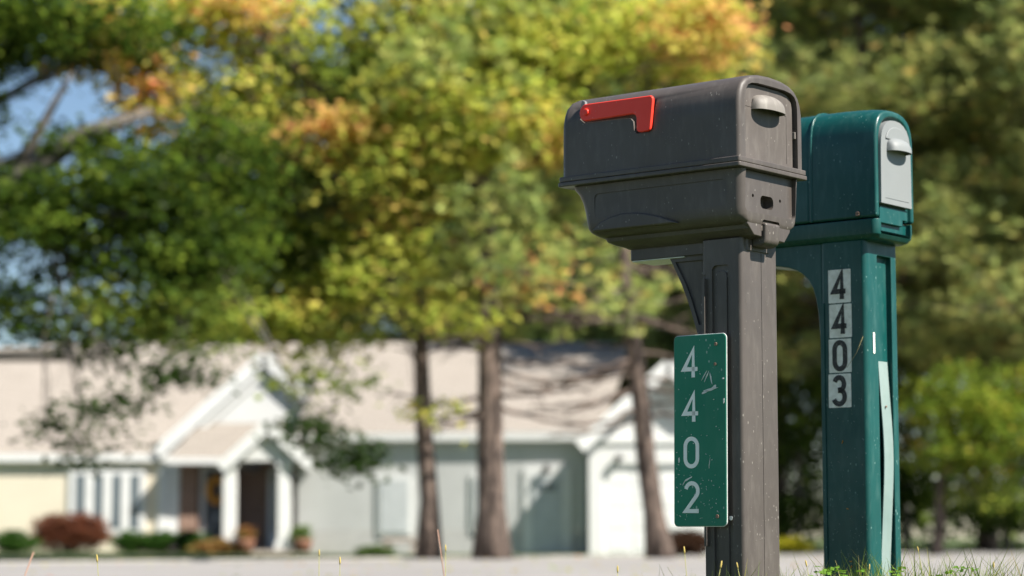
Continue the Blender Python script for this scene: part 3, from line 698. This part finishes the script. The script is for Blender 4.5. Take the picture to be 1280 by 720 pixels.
# thin weed stalks with seed heads (px, tip py, distance, kind)
stalks = [(42, 690, 4.6, 'p', -.04), (121, 694, 5.2, 'y', .01), (399, 688, 5.0, 'y', 0), (425, 697, 5.4, 'y', .0), (547, 662, 4.7, 'p', .02), (557, 682, 5.0, 'y', 0),
          (772, 708, 5.2, 'y', 0), (855, 684, 5.1, 'y', .01), (902, 702, 5.1, 'y', -.02), (921, 704, 5.2, 'y', .02), (1007, 701, 5.7, 'y', .02), (1087, 706, 5.6, 'y', -.01), (1147, 684, 5.8, 'y', .02), (1242, 703, 5.8, 'y', 0)]
V, Fc = [], []; HV, HF = [], []; PV, PF = [], []
for px, py, Yd, k, ln in stalks:
    tip = at(px, py, Yd); b0 = Vector((tip.x+ln*1.5, Yd, ground_z(tip.x, Yd)-.01)); mid = b0.lerp(tip, .5)+Vector((ln*.3, 0, 0))
    if k == 'p': tube_into(PV, PF, [b0, mid, tip], [.0011, .0011, .0015], 5)
    else:
        tube_into(V, Fc, [b0, mid, tip], [.0012, .001, .0008], 4)
        d = (tip-mid).normalized(); q_ = random.uniform(.5, 1.1); tube_into(HV, HF, [tip-d*.018*q_, tip-d*.012*q_, tip-d*.003, tip+d*.002], [.0008, .0024*q_, .0022*q_, .0008], 6)
def cm(name, c): return var_mat(name, c, tuple(k*.75 for k in c), 60, .8)
tag(link('weed_stalks', py_mesh('s', V, Fc), cm('stalk_green', (.30, .30, .09))), 'thin weed stalks standing in the verge grass', 'weeds', kind='stuff')
tag(link('seed_heads', py_mesh('s', HV, HF), cm('seed_yellow', (.50, .38, .10))), 'small yellow seed heads on the weed stalks', 'weeds', kind='stuff')
tag(link('dry_stalks', py_mesh('s', PV, PF), cm('stalk_pink', (.34, .20, .14))), 'dry pinkish stalks poking up from the verge', 'weeds', kind='stuff')
n = 600; fx = rng.uniform(-12, 14, n); fy = rng.uniform(7, 46, n)
cc_ = np.stack([fx, fy, np.array([max(ground_z(a, b), .004) for a, b in zip(fx, fy)])+.012], 1)
tag(link('fallen_leaves', leaf_mesh('fl', cc_, rng.uniform(.05, .10, n), lerp_cols(ORG+YEL, n)*.7, up=2.0), M['leaf']), 'yellow and orange leaves fallen on the road and verge', 'leaves', kind='stuff')
# clover by the green post
cl = []; tt = []
for cx_, cy_, n_ in ((at(1038, 716, 5.55).x, 5.55, 34), (at(1128, 712, 5.6).x, 5.62, 26), (at(1200, 716, 5.6).x, 5.6, 16), (at(1068, 716, 5.6).x, 5.6, 10)):
    for _ in range(n_):
        hx = random.gauss(cx_, .022); hy = random.gauss(cy_, .03); hz = ground_z(hx, hy)+random.uniform(.12, .19)
        for k in range(3):
            a = 2.1*k+random.random(); cl.append((hx+.006*math.cos(a), hy+.006*math.sin(a), hz)); tt.append((.13, .26, .03))
tag(link('clover', leaf_mesh('clover', np.array(cl), np.full(len(cl), .014), np.array(tt), up=.8, aspect=.95, fold=.1), M['blade']), 'clover leaves at the foot of the green mailbox post', 'clover', kind='stuff')

# ================================================================== HOUSE
hs = empty('house', (-3, 58, 0), 'single storey house with taupe shingle roof, white gabled entry porch and attached garage', 'house')
HO = Vector((-3, 58, 0))
def uvbox(me, s=1):
    uvl = me.uv_layers.new(name='UVMap')
    for p in me.polygons:
        n_ = p.normal; ax = Vector((0, 0, 1)).cross(n_); ax = ax.normalized() if ax.length > .1 else Vector((1, 0, 0)); ay = n_.cross(ax)
        for li in p.loop_indices:
            co = me.vertices[me.loops[li].vertex_index].co; uvl.data[li].uv = (co.dot(ax)*s, co.dot(ay)*s)
    return me
def solid_quad(pts, th, up=Vector((0, 0, 1))):
    """thick slab under a polygon"""
    n_ = (Vector(pts[1])-Vector(pts[0])).cross(Vector(pts[2])-Vector(pts[0])).normalized()
    if n_.dot(up) < 0: n_ = -n_
    bm = bmesh.new(); a = [bm.verts.new(Vector(p)-HO) for p in pts]; b_ = [bm.verts.new(Vector(p)-HO-n_*th) for p in pts]; k = len(pts)
    bm.faces.new(a); bm.faces.new(b_[::-1])
    for i in range(k): bm.faces.new((a[i], b_[i], b_[(i+1) % k], a[(i+1) % k]))
    return uvbox(me_from(bm))
def hbox(name, mat, x0, x1, y0, y1, z0, z1, parent=None, uv=False, bev=0):
    bm = bmesh.new(); box_into(bm, x0-HO.x, x1-HO.x, y0-HO.y, y1-HO.y, z0, z1); me = finish(bm, bev, 2) if bev else me_from(bm)
    if uv: uvbox(me)
    return link(name, me, M[mat], parent or hs)
def hwall(name, mat, a, b, z0, z1, th=.2, zpeak=None, uv=False, parent=None):
    """wall from a to b (x, y); thickness goes away from the camera"""
    a = Vector((*a, 0)); b = Vector((*b, 0)); d = (b-a).normalized(); n_ = Vector((-d.y, d.x, 0))
    pts = [(a, z0), (b, z0), (b, z1)]+([(a.lerp(b, .5), zpeak)] if zpeak else [])+[(a, z1)]
    bm = bmesh.new(); f_ = [bm.verts.new(p+Vector((0, 0, z))-HO) for p, z in pts]; k_ = [bm.verts.new(p+n_*th+Vector((0, 0, z))-HO) for p, z in pts]; k = len(pts)
    bm.faces.new(f_); bm.faces.new(k_[::-1])
    for i in range(k): bm.faces.new((f_[i], k_[i], k_[(i+1) % k], f_[(i+1) % k]))
    me = me_from(bm)
    if uv: uvbox(me)
    return link(name, me, M[mat], parent or hs)
def bar(name, mat, a, b, w, h, parent=None):
    """square-section board between two 3D points; w across the view, h tall"""
    a = Vector(a)-HO; b = Vector(b)-HO; d = (b-a).normalized(); s = Vector((0, 1, 0)); u_ = d.cross(s).normalized()
    if u_.z < 0: u_ = -u_
    bm = bmesh.new(); r0 = [bm.verts.new(a+s*i*w/2+u_*j*h/2) for i, j in ((-1, -1), (1, -1), (1, 1), (-1, 1))]; r1 = [bm.verts.new(b+s*i*w/2+u_*j*h/2) for i, j in ((-1, -1), (1, -1), (1, 1), (-1, 1))]
    bm.faces.new(r0); bm.faces.new(r1[::-1])
    for i in range(4): bm.faces.new((r0[i], r1[i], r1[(i+1) % 4], r0[(i+1) % 4]))
    return link(name, me_from(bm), M[mat], parent or hs)
# left wing
hbox('wall', 'cream', -22, -9.05, 60, 66, 0, 2.62)
link('roof', solid_quad([(-22.5, 59.85, 2.50), (-12.0, 59.85, 2.50), (-12.0, 64.2, 5.33), (-22.5, 64.2, 5.33)], .12), M['roof'], hs)
link('roof', solid_quad([(-13.2, 59.86, 2.53), (-4.0, 59.86, 2.53), (-1, 64.4, 5.86), (-12.3, 64.4, 5.86)], .12), M['roof'], hs)
link('roof', solid_quad([(-12.6, 64.42, 5.86), (-22.5, 64.42, 5.3), (-22.5, 69, 2.5), (-1, 69, 2.5), (-1, 64.42, 5.86)], .12), M['roof'], hs)
hbox('fascia', 'white', -22.5, -9.02, 59.80, 59.845, 2.36, 2.56)
hbox('soffit', 'white', -22.5, -9.05, 59.846, 59.99, 2.36, 2.39)
hbox('corner_board', 'white', -9.28, -9.03, 59.93, 60.05, 0, 2.36)
# left window with four tall panes
wf = hbox('window', 'white', -11.62, -9.66, 59.93, 59.995, .46, 2.14); wf['label'] = 'wide white window of four tall panes'
for k in range(4):
    x0 = -11.50+.475*k; hbox('pane', 'glass', x0+.05, x0+.29, 59.915, 59.93, .62, 2.02, wf)
    hbox('frame', 'white', x0+.31, x0+.46, 59.90, 59.93, .56, 2.08, wf)
# entry gable
GY = 59.93; apx, apz = -6.52, 5.22; fl_, fz = -9.05, 2.70
bm = bmesh.new(); pp = [(-9.0, 2.4), (-3.84, 2.4), (-3.84, 2.72), (apx, apz-.06), (-9.0, 2.72)]
prism_into(bm, [(x-HO.x, z) for x, z in pp], 'v', GY-HO.y, GY+.2-HO.y, lambda q: q); link('gable_wall', me_from(bm), M['white_wall'], hs)
for sgn in (-1, 1):
    xe = apx+sgn*2.8; ze = apz-2.8*.90
    link('roof', solid_quad([(apx, GY-.14, apz+.02), (xe, GY-.14, ze+.02), (xe, GY+6, ze+.02), (apx, GY+6, apz+.02)], .10), M['roof'], hs)
    bar('rake_board', 'white', (apx, GY-.18, apz-.12), (xe, GY-.18, ze-.12), .07, .34)
    bar('rake_trim', 'white', (apx, GY-.06, apz-.50), (apx+sgn*2.4, GY-.06, apz-2.16-.50), .06, .16)
hbox('frieze_board', 'white', -9.1, -5.2, GY-.08, GY-.002, 2.36, 2.56)
# entry walls, door and sidelights
hbox('wall', 'brick', -9.02, -5.10, 60.4, 60.7, 0, 2.45, uv=True)
hbox('brick_pier', 'brick', -8.72, -8.25, 59.92, 60.19, 0, 2.36, uv=True)
hbox('corner_board', 'white', -9.02, -8.74, 59.95, 60.18, 0, 2.36)
df = hbox('door_surround', 'white', -8.22, -7.30, 60.12, 60.195, 0, 2.25)
hbox('door', 'door_dark', -8.07, -7.45, 60.08, 60.12, .08, 2.15, df)
bm = bmesh.new(); V, Fc = [], []
ring = [Vector((-7.74+.22*math.cos(R(30*k)), 60.01, 1.62+.30*math.sin(R(30*k))))-HO for k in range(13)]; tube_into(V, Fc, ring, [.11]*13, 6)
wr = link('wreath', py_mesh('w', V, Fc), M['orange'], df); wr['label'] = 'golden autumn wreath'
sl = hbox('sidelight', 'white', -6.42, -5.98, 60.12, 60.195, 0, 2.2); hbox('pane', 'glass', -6.32, -6.08, 60.10, 60.12, .5, 2.05, sl)
# porch shed roof
link('porch_roof', solid_quad([(-8.95, 59.30, 2.42), (-5.12, 59.30, 2.42), (-5.12, 59.92, 3.38), (-8.25, 59.92, 3.38)], .09), M['roof'], hs)
hbox('porch_fascia', 'white', -8.95, -6.65, 59.20, 59.29, 2.28, 2.44)
hbox('porch_floor', 'stone', -9.0, -5.08, 56.2, 60.19, -.02, .10)
hbox('porch_step', 'stone', -6.85, -5.08, 52.9, 56.19, -.02, .08)
# portico
PY_ = 53.2; pax, paz = -5.68, 3.10
for sgn in (-1, 1):
    xe = pax+sgn*1.08; ze = paz-1.08*.92
    link('portico_roof', solid_quad([(pax, PY_-.25, paz), (xe, PY_-.25, ze), (xe, PY_+.45 if sgn > 0 else 59.6, ze), (pax, PY_+.45 if sgn > 0 else 59.6, paz)], .08), M['roof'], hs)
    bar('portico_rake', 'white', (pax, PY_-.29, paz-.12), (xe, PY_-.29, ze-.12), .07, .27)
    cx_ = (-6.57, -5.30)[sgn > 0]
    cmn = hbox('column', 'white', cx_-.15, cx_+.15, PY_-.14, PY_+.14, .12, 2.14, bev=.02)
    hbox('base', 'white', cx_-.20, cx_+.20, PY_-.19, PY_+.19, .08, .28, cmn, bev=.02); hbox('capital', 'white', cx_-.19, cx_+.19, PY_-.18, PY_+.18, 2.0, 2.15, cmn, bev=.02)
bm = bmesh.new(); prism_into(bm, [(-6.62-HO.x, 2.155), (-4.74-HO.x, 2.155), (pax-HO.x, paz-.09)], 'v', PY_-.16-HO.y, PY_-.02-HO.y, lambda q: q); link('portico_gable', me_from(bm), M['white_wall'], hs)
# centre wing
A_ = (-5.05, 53.7); B_ = (1.70, 52.45)
hwall('wall', 'grey_wall', A_, B_, .55, 2.85); hwall('foundation', 'found', (A_[0], A_[1]-.01), (B_[0], B_[1]-.01), 0, .545)
hwall('wall', 'grey_wall', (-5.07, 60.19), (-5.05, 53.91), 0, 2.9)
link('roof', solid_quad([(-5.15, 53.55, 2.82), (2.0, 52.27, 2.78), (3.4, 64.0, 5.86), (-5.0, 64.0, 5.86)], .12), M['roof'], hs)
bar('fascia', 'white', (-5.15, 53.52, 2.72), (2.0, 52.24, 2.68), .06, .18)
wd = Vector((B_[0]-A_[0], B_[1]-A_[1], 0)).normalized()
def onw(t0, t1, z0, z1, name, mat, off, parent=None, th=.05):
    a = Vector((*A_, 0))+wd*t0; b = Vector((*A_, 0))+wd*t1; n_ = Vector((wd.y, -wd.x, 0))*off
    return hwall(name, mat, ((a+n_).x, (a+n_).y), ((b+n_).x, (b+n_).y), z0, z1, th, parent=parent)
w1 = onw(1.95, 2.78, .42, 1.80, 'window', 'white', .055); onw(2.03, 2.70, .50, 1.72, 'blind', 'blind', .075, w1, .018)
w2 = onw(4.18, 4.78, .48, 1.85, 'window', 'white', .055); onw(4.27, 4.69, .58, 1.76, 'pane', 'blind', .075, w2, .018)
dsr = onw(5.42, 6.52, 0, 1.98, 'door_surround', 'white', .055); dd = onw(5.62, 6.32, .05, 1.80, 'service_door', 'blind', .085, dsr, .028); onw(5.75, 6.19, 1.45, 1.62, 'pane', 'glass', .10, dd, .013)
onw(5.52, 5.60, 1.05, 1.10, 'handle', 'alum', .11, dd, .03)
V, Fc = [], []
lp = Vector((*A_, 0))+wd*5.97+Vector((wd.y, -wd.x, 0))*.16
tube_into(V, Fc, [lp+Vector((0, 0, 1.86))-HO, lp+Vector((0, 0, 1.90))-HO, lp+Vector((0, 0, 2.0))-HO, lp+Vector((0, 0, 2.05))-HO], [.05, .10, .07, .02], 8); link('porch_light', py_mesh('l', V, Fc), M['dark'], hs)
# garage wing
gy = 51.6; gx0, gx1 = 1.74, 5.32; gap, gpz = 3.53, 4.36
bm = bmesh.new(); prism_into(bm, [(gx0-HO.x, 0), (gx1-HO.x, 0), (gx1-HO.x, 2.6), (gap-HO.x, gpz-.1), (gx0-HO.x, 2.6)], 'v', gy-HO.y, gy+.2-HO.y, lambda q: q)
gd0, gd1 = 2.06, 4.98
ct = bmesh.new(); prism_into(ct, [(gd0-HO.x, -.1), (gd1-HO.x, -.1), (gd1-HO.x, 1.80), (gd1-.12-HO.x, 1.95), (gd1-.36-HO.x, 2.03), (gd0+.36-HO.x, 2.03), (gd0+.12-HO.x, 1.95), (gd0-HO.x, 1.80)], 'v', gy-.5-HO.y, gy+.5-HO.y, lambda q: q)
link('garage_wall', finish(bm, 0, cutters=[ct], smooth=False), M['white_wall'], hs)
hwall('wall', 'grey_wall', (gx0+.001, 55.0), (gx0, gy+.201), 0, 2.6); hbox('wall', 'white_wall', gx1-.2, gx1, gy+.201, 58, 0, 2.6)
gdn = hbox('garage_door', 'white', gd0-.05, gd1+.05, gy+.10, gy+.15, .0, 2.1)
for k in range(4):
    for j in range(5): hbox('panel', 'white', gd0+.10+.60*j, gd0+.60+.60*j, gy+.085, gy+.0995, .08+.50*k, .50+.50*k, gdn)
for sgn in (-1, 1):
    xe = gap+sgn*2.0; ze = gpz-2.0*.92
    link('roof', solid_quad([(gap, gy-.35, gpz), (xe, gy-.35, ze), (xe, 58.5, ze), (gap, 58.5, gpz)], .10), M['roof'], hs)
    bar('rake_board', 'white', (gap, gy-.39, gpz-.12), (xe, gy-.39, ze-.12), .07, .30)
hbox('frieze_board', 'white', gx0-.16, gx1+.16, gy-.06, gy-.002, 2.50, 2.66)
V, Fc = [], []; lp = Vector((2.42, gy-.12, 2.12))
tube_into(V, Fc, [lp-HO, lp+Vector((0, 0, .05))-HO, lp+Vector((0, 0, .12))-HO], [.05, .13, .03], 8); link('garage_light', py_mesh('l', V, Fc), M['dark'], hs)

# garden things before the house
shrub('red_shrub', (at(86, 690, 57).x, 57.0, 0), (.98, .7, .52), 520, [(3, (.20, .075, .045)), (2, (.28, .11, .06)), (1, (.12, .06, .03))], 'rounded reddish brown shrub below the wide front window', spread=.10)
for k, (px, r_, lb) in enumerate(((18, .55, 'leftmost low round green shrub, left of the red-brown shrub'), (163, .42, 'low round green shrub just right of the red-brown shrub'), (198, .40, 'low green shrub under the white corner of the cream wall'), (234, .44, 'low green shrub at the left end of the porch'))):
    shrub('round_shrub', (at(px, 690, 55.5).x, 55.5+.2*(k % 2), 0), (r_, r_, .27), 160, [(3, (.045, .11, .02)), (1, (.09, .17, .03))], lb, group='low round shrubs along the front wall')
shrub('yellow_shrub', (at(986, 690, 52).x, 52, 0), (.42, .4, .17), 150, [(1, (.45, .40, .03)), (1, (.36, .36, .03))], 'small bright yellow shrub seen between the two mailbox posts')
shrub('brown_clump', (at(856, 690, 47).x, 47, 0), (.55, .5, .26), 220, [(1, (.09, .045, .025)), (1, (.05, .03, .02))], 'dark brown leafy clump in front of the garage, under the green number plate')  # leafy clump filling an unidentified dark brown patch
shrub('porch_shrub', (at(272, 690, 53.0).x, 53.0, 0), (.55, .4, .16), 170, [(2, (.34, .15, .06)), (1, (.12, .17, .03)), (1, (.40, .28, .10))], 'low rust coloured flowering shrub before the left porch column')
shrub('lawn_shrub', (at(470, 692, 51).x, 51.0, 0), (.40, .3, .09), 90, [(1, (.10, .17, .03))], 'flat green shrub on the lawn before the grey wall', spread=.06)
def planter(px, Yp, lb, pal):
    o = at(px, 690, Yp); e = empty('planter', (o.x, Yp, .035), lb, 'planter', 'planters by the porch'); V, Fc = [], []
    tube_into(V, Fc, [(0, 0, 0), (0, 0, .02), (0, 0, .22), (0, 0, .30), (0, 0, .31), (0, 0, .24)], [.14, .17, .23, .25, .22, .21], 14); link('pot', py_mesh('p', V, Fc), M['terracotta'], e)
    c_, t_, a_, s_ = blob_leaves([(Vector((0, 0, .45)), (.24, .24, .18), 46, pal)], 14, .06, .06); link('foliage', leaf_mesh('pl', c_, s_, t_), M['leaf'], e)
planter(378, 53.0, 'terracotta pot of green leaves right of the right porch column', [(1, (.16, .25, .04)), (1, (.09, .16, .03))])
planter(306, 52.8, 'terracotta pot of rust coloured flowers between the porch columns', [(1, (.36, .14, .06)), (1, (.2, .2, .05))])
o = at(500, 690, 51.5); e = empty('garden_bench', (o.x, 51.8, .035), 'low pinkish stone bench on the lawn before the grey wall', 'bench')
link('seat', box_me(-.42, .42, -.18, .18, .24, .33, bevel=.015), M['stone'], e)
for s in (-1, 1): link('leg', box_me(.30*s-.07, .30*s+.07, -.14, .14, 0, .24, bevel=.01), M['stone'], e)

# ================================================================== TREES
def BL(px, py, Y_, wx, wy, dep, n, pal):
    s = Y_/F; return (at(px, py, Y_), (wx*s, dep, wy*s), n, pal)
# big maple in autumn colour
mb = (at(536, 690, 41).x, 41, .0)
blobs = [BL(110, 50, 37.5, 75, 50, 1.2, 90, ORG), BL(300, 10, 38, 70, 30, 1, 50, ORG), BL(190, 25, 39, 90, 60, 1.5, 90, YEL), BL(300, 20, 39, 110, 55, 1.5, 100, YEL), BL(185, 120, 37.5, 32, 55, .8, 50, ORG), BL(280, 130, 39, 90, 60, 1.5, 95, YEL),
         BL(250, 210, 40, 120, 60, 1.8, 100, GRN), BL(350, 260, 41, 110, 90, 2.2, 150, GRN), BL(330, 340, 41, 130, 80, 2.0, 150, GRN), BL(420, 170, 39, 75, 32, 1.0, 60, ORG), BL(400, 90, 40, 90, 70, 1.8, 90, GRN),
         BL(470, 240, 39.5, 80, 70, 1.6, 90, MID), BL(540, 150, 39.5, 90, 80, 1.8, 130, YEL), BL(500, 40, 40.5, 100, 60, 1.8, 90, MID), BL(620, 60, 40, 100, 70, 1.8, 120, YEL), BL(640, 150, 39.5, 70, 60, 1.5, 90, YEL),
         BL(720, 60, 40, 90, 60, 1.6, 120, YEL), BL(820, 30, 40.5, 90, 50, 1.6, 90, YEL), BL(880, 40, 39, 50, 45, 1.0, 80, ORG), BL(860, 90, 41, 60, 40, 1.0, 40, MID), BL(700, 185, 39.5, 30, 45, .8, 36, ORG), BL(490, 340, 39.5, 90, 55, 1.5, 80, YEL), BL(400, 400, 40, 80, 50, 1.4, 66, MID),
         BL(560, 250, 41.5, 60, 60, 1.2, 44, YEL), BL(560, 400, 39, 50, 24, .8, 18, YEL), BL(590, 330, 42, 60, 60, 1.2, 30, MID), BL(665, 345, 40, 50, 35, .8, 14, ORG), BL(330, 395, 39.5, 80, 32, 1.2, 44, YEL), BL(420, 480, 39, 60, 36, .8, 18, GRN), BL(460, 130, 41, 80, 80, 1.8, 70, GRN),
         BL(520, -120, 41, 300, 110, 3.5, 260, MID), BL(250, -110, 41, 200, 100, 3, 160, MID), BL(780, -100, 41, 160, 90, 2.5, 120, YEL), BL(535, 515, 39.5, 25, 20, .5, 5, YEL)]
broadleaf('maple_tree', mb, at(520, -60, 41), .185, blobs, 'tall maple with yellow and orange leaves, its trunk leftmost before the grey wall', 'tree', 'trees before the house', per=13, spread=.30, lsize=.175, bark='bark', minz=4.6, mult=.98)
# dark green maple at the left, trunk outside the frame
tb = (at(-210, 690, 37).x, 37, 0)
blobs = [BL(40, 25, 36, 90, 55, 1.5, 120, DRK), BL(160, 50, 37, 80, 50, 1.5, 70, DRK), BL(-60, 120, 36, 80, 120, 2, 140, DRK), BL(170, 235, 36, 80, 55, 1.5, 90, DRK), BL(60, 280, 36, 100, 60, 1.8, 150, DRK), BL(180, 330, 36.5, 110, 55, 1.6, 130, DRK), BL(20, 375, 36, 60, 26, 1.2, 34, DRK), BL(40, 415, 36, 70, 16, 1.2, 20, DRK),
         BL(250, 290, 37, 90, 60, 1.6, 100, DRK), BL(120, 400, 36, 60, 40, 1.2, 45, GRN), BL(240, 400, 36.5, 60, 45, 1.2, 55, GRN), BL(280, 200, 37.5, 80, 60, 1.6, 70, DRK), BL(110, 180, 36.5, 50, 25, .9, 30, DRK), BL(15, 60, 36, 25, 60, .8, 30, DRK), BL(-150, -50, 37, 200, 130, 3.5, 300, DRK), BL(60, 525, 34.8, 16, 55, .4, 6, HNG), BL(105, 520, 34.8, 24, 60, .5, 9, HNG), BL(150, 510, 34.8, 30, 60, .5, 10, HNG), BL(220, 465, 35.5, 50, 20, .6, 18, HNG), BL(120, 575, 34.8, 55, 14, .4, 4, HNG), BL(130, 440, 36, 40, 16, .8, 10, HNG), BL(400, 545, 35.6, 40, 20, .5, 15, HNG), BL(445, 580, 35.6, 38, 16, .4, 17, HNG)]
lim = [at(-210, 420, 37), at(-100, 320, 36.8), at(0, 235, 36.5), at(60, 200, 36.3), at(110, 165, 36.2), at(190, 140, 36)]
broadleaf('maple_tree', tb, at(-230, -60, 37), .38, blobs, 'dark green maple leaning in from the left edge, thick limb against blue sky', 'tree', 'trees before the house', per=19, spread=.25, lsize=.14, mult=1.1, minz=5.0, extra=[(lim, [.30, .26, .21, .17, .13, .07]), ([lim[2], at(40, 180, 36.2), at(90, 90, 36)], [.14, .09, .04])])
# pines before the house
p1 = (at(617, 690, 40.4).x, 40.4, 0); pine('pine_tree', p1, (-.25, 0, 0), 15, .27, 4.6, 14, 3.3, 44, 'straight pine whose dark trunk stands between the yellow maple and the leaning pine', 'trees before the house', dead=(2.5, 6.2, 24), dens=1.0)
p2 = (at(826, 690, 42).x, 42, 0); pine('pine_tree', p2, (-1.6, 0, 0), 14, .21, 4.3, 13, 3.0, 40, 'leaning pine with bare lower branches in front of the white garage', 'trees before the house', dead=(2.2, 6.2, 30), dens=.9)
# low dark conifer bough over the grey wall
p3 = (at(430, 690, 47).x, 47.5, 0)
# pines at the right
for k, (px, Yp, hh, zlo, reach, nb, lb) in enumerate(((975, 66, 21, 4.6, 5.4, 100, 'broad pine rising directly behind the two mailboxes'), (1095, 60, 21, 5.0, 5.4, 100, 'pine with olive needles behind the right side of the green mailbox'),
        (1235, 63, 22, 4.9, 5.6, 105, 'dense pine right of the green mailbox, with thick hanging boughs'), (1370, 58, 20, 4.6, 5.2, 95, 'pine at the right edge whose boughs reach into the frame'))):
    pine('pine_tree', (at(px, 690, Yp).x, Yp, 0), (random.uniform(-.4, .4), 0, 0), hh, .24, zlo, hh-1, reach, nb, lb, 'pines right of the house', pal=NEED_R, dens=1.7, tsize=.24)
# pines beyond the house
for k, (px, Yp, hh, lb) in enumerate(((300, 78, 17, 'pine farthest left beyond the house, behind the apex of the white gable'), (510, 80, 20, 'pine beyond the roof, seen just left of the straight dark trunk'), (680, 78, 20, 'pine beyond the roof, between the straight trunk and the leaning one'), (850, 76, 20, 'pine beyond the house, hidden in part by the brown mailbox'), (430, 74, 17, 'pine beyond the house roof, second from the left above the ridge'), (590, 71, 18, 'pine beyond the middle of the long roof'), (760, 70, 17, 'pine beyond the garage end of the roof'))):
    pine('pine_tree', (at(px, 690, Yp).x, Yp, 0), (0, 0, 0), hh, .28, 4.5, hh-1, 4.8, 75, lb, 'pines beyond the house', dens=1.5, tsize=.30)
# broad leaved understorey at the right
def UB(px, py, Y_, n, pal, wx=60, wy=50): return BL(px, py, Y_, wx, wy, 1.3, n, pal)
GY2 = [(3, (.16, .24, .03)), (2, (.28, .32, .035)), (1, (.09, .15, .02)), (.25, (.55, .30, .05))]
broadleaf('young_maple', (at(1168, 690, 50).x, 50, 0), at(1185, 500, 50), .15, [UB(1200, 500, 49, 90, GY2, 60, 40), UB(1250, 540, 49, 90, GY2, 60, 50), UB(1190, 560, 49, 70, GY2, 45, 30), UB(1290, 500, 50, 90, GY2), UB(1230, 610, 50, 36, GRN, 60, 26)], 'young maple with bright green leaves low at the right, above its crooked trunk', 'tree', per=22, spread=.24, lsize=.12, bark='bark')
broadleaf('understorey_tree', (at(1000, 690, 60).x, 60, 0), at(1000, 540, 60), .12, [UB(990, 560, 60, 60, DRK, 60, 50), UB(1005, 500, 60, 60, DRK, 60, 40), UB(990, 640, 60, 50, DRK, 60, 30)], 'dark bushy tree seen through the gap between the two posts', 'tree', 'dark understorey trees', per=24, spread=.28, lsize=.14)
broadleaf('understorey_tree', (at(1130, 690, 61).x, 61, 0), at(1135, 540, 61), .12, [UB(1130, 500, 61, 80, DRK, 60, 50), UB(1130, 600, 61, 80, DRK, 60, 50)], 'dark bushy tree just right of the green post', 'tree', 'dark understorey trees', per=24, spread=.28, lsize=.14)
broadleaf('understorey_tree', (at(1260, 690, 60).x, 60, 0), at(1260, 540, 60), .12, [UB(1250, 640, 59, 80, DRK, 70, 30), UB(1290, 580, 60, 80, DRK, 60, 50)], 'dark bushy tree low behind the young maple', 'tree', 'dark understorey trees', per=24, spread=.28, lsize=.14)
# far wood as one mass
n = 7500; wx = rng.uniform(7, 60, n); wy = rng.uniform(70, 92, n); wz = rng.uniform(0, 1, n)**.9*21
g = blob_leaves([(Vector((0, 0, 0)), (0.01, .01, .01), 1, DRK)], 2)
ctr = np.stack([wx, wy, wz], 1); k = 16; cc = np.repeat(ctr, k, axis=0)+rng.normal(size=(n*k, 3))*.45
tag(link('far_wood', leaf_mesh('wood', cc, rng.uniform(.25, .5, len(cc)), .5*np.repeat(lerp_cols(DRK+NEED_D, n), k, axis=0)+.5*lerp_cols(DRK+NEED_D, len(cc))), M['leaf']), 'dark green woodland mass beyond the pines', 'wood', kind='stuff')

# ================================================================== LIGHT, SKY, CAMERA
SUN = Vector((.83, -.557, 0)).normalized(); EL = R(46)
sv = Vector((SUN.x*math.cos(EL), SUN.y*math.cos(EL), math.sin(EL)))
w = bpy.data.worlds.new('World'); sc.world = w; w.use_nodes = True; nt = w.node_tree; bg = nt.nodes['Background']
sk = nt.nodes.new('ShaderNodeTexSky'); sk.sky_type = 'NISHITA'; sk.sun_disc = False; sk.sun_elevation = EL; sk.sun_rotation = math.atan2(SUN.x, SUN.y)
sk.ozone_density = 3.0; sk.dust_density = .2; sk.air_density = 1.0
L(nt, sk.outputs[0], bg.inputs[0]); bg.inputs[1].default_value = .052
sl_ = bpy.data.lights.new('sun', 'SUN'); sl_.energy = 5.0; sl_.angle = R(.53); sl_.color = (1, .94, .85)
so = bpy.data.objects.new('sun', sl_); C.objects.link(so); so.rotation_euler = sv.to_track_quat('Z', 'Y').to_euler()
cd = bpy.data.cameras.new('camera'); co = bpy.data.objects.new('camera', cd); C.objects.link(co)
co.location = (0, 0, CAMZ); co.rotation_euler = (math.pi/2+PITCH, 0, 0); cd.sensor_width = 36; cd.lens = 36*F/1280; cd.clip_end = 3000; cd.clip_start = .05
cd.dof.use_dof = True; cd.dof.focus_distance = 5.45; cd.dof.aperture_fstop = 2.8
sc.camera = co
sc.view_settings.view_transform = 'Standard'; sc.view_settings.look = 'None'; sc.view_settings.exposure = 1.2; sc.view_settings.gamma = 1
sc.cycles.use_denoising = True
sc.cycles.max_bounces = 8; sc.cycles.transparent_max_bounces = 8
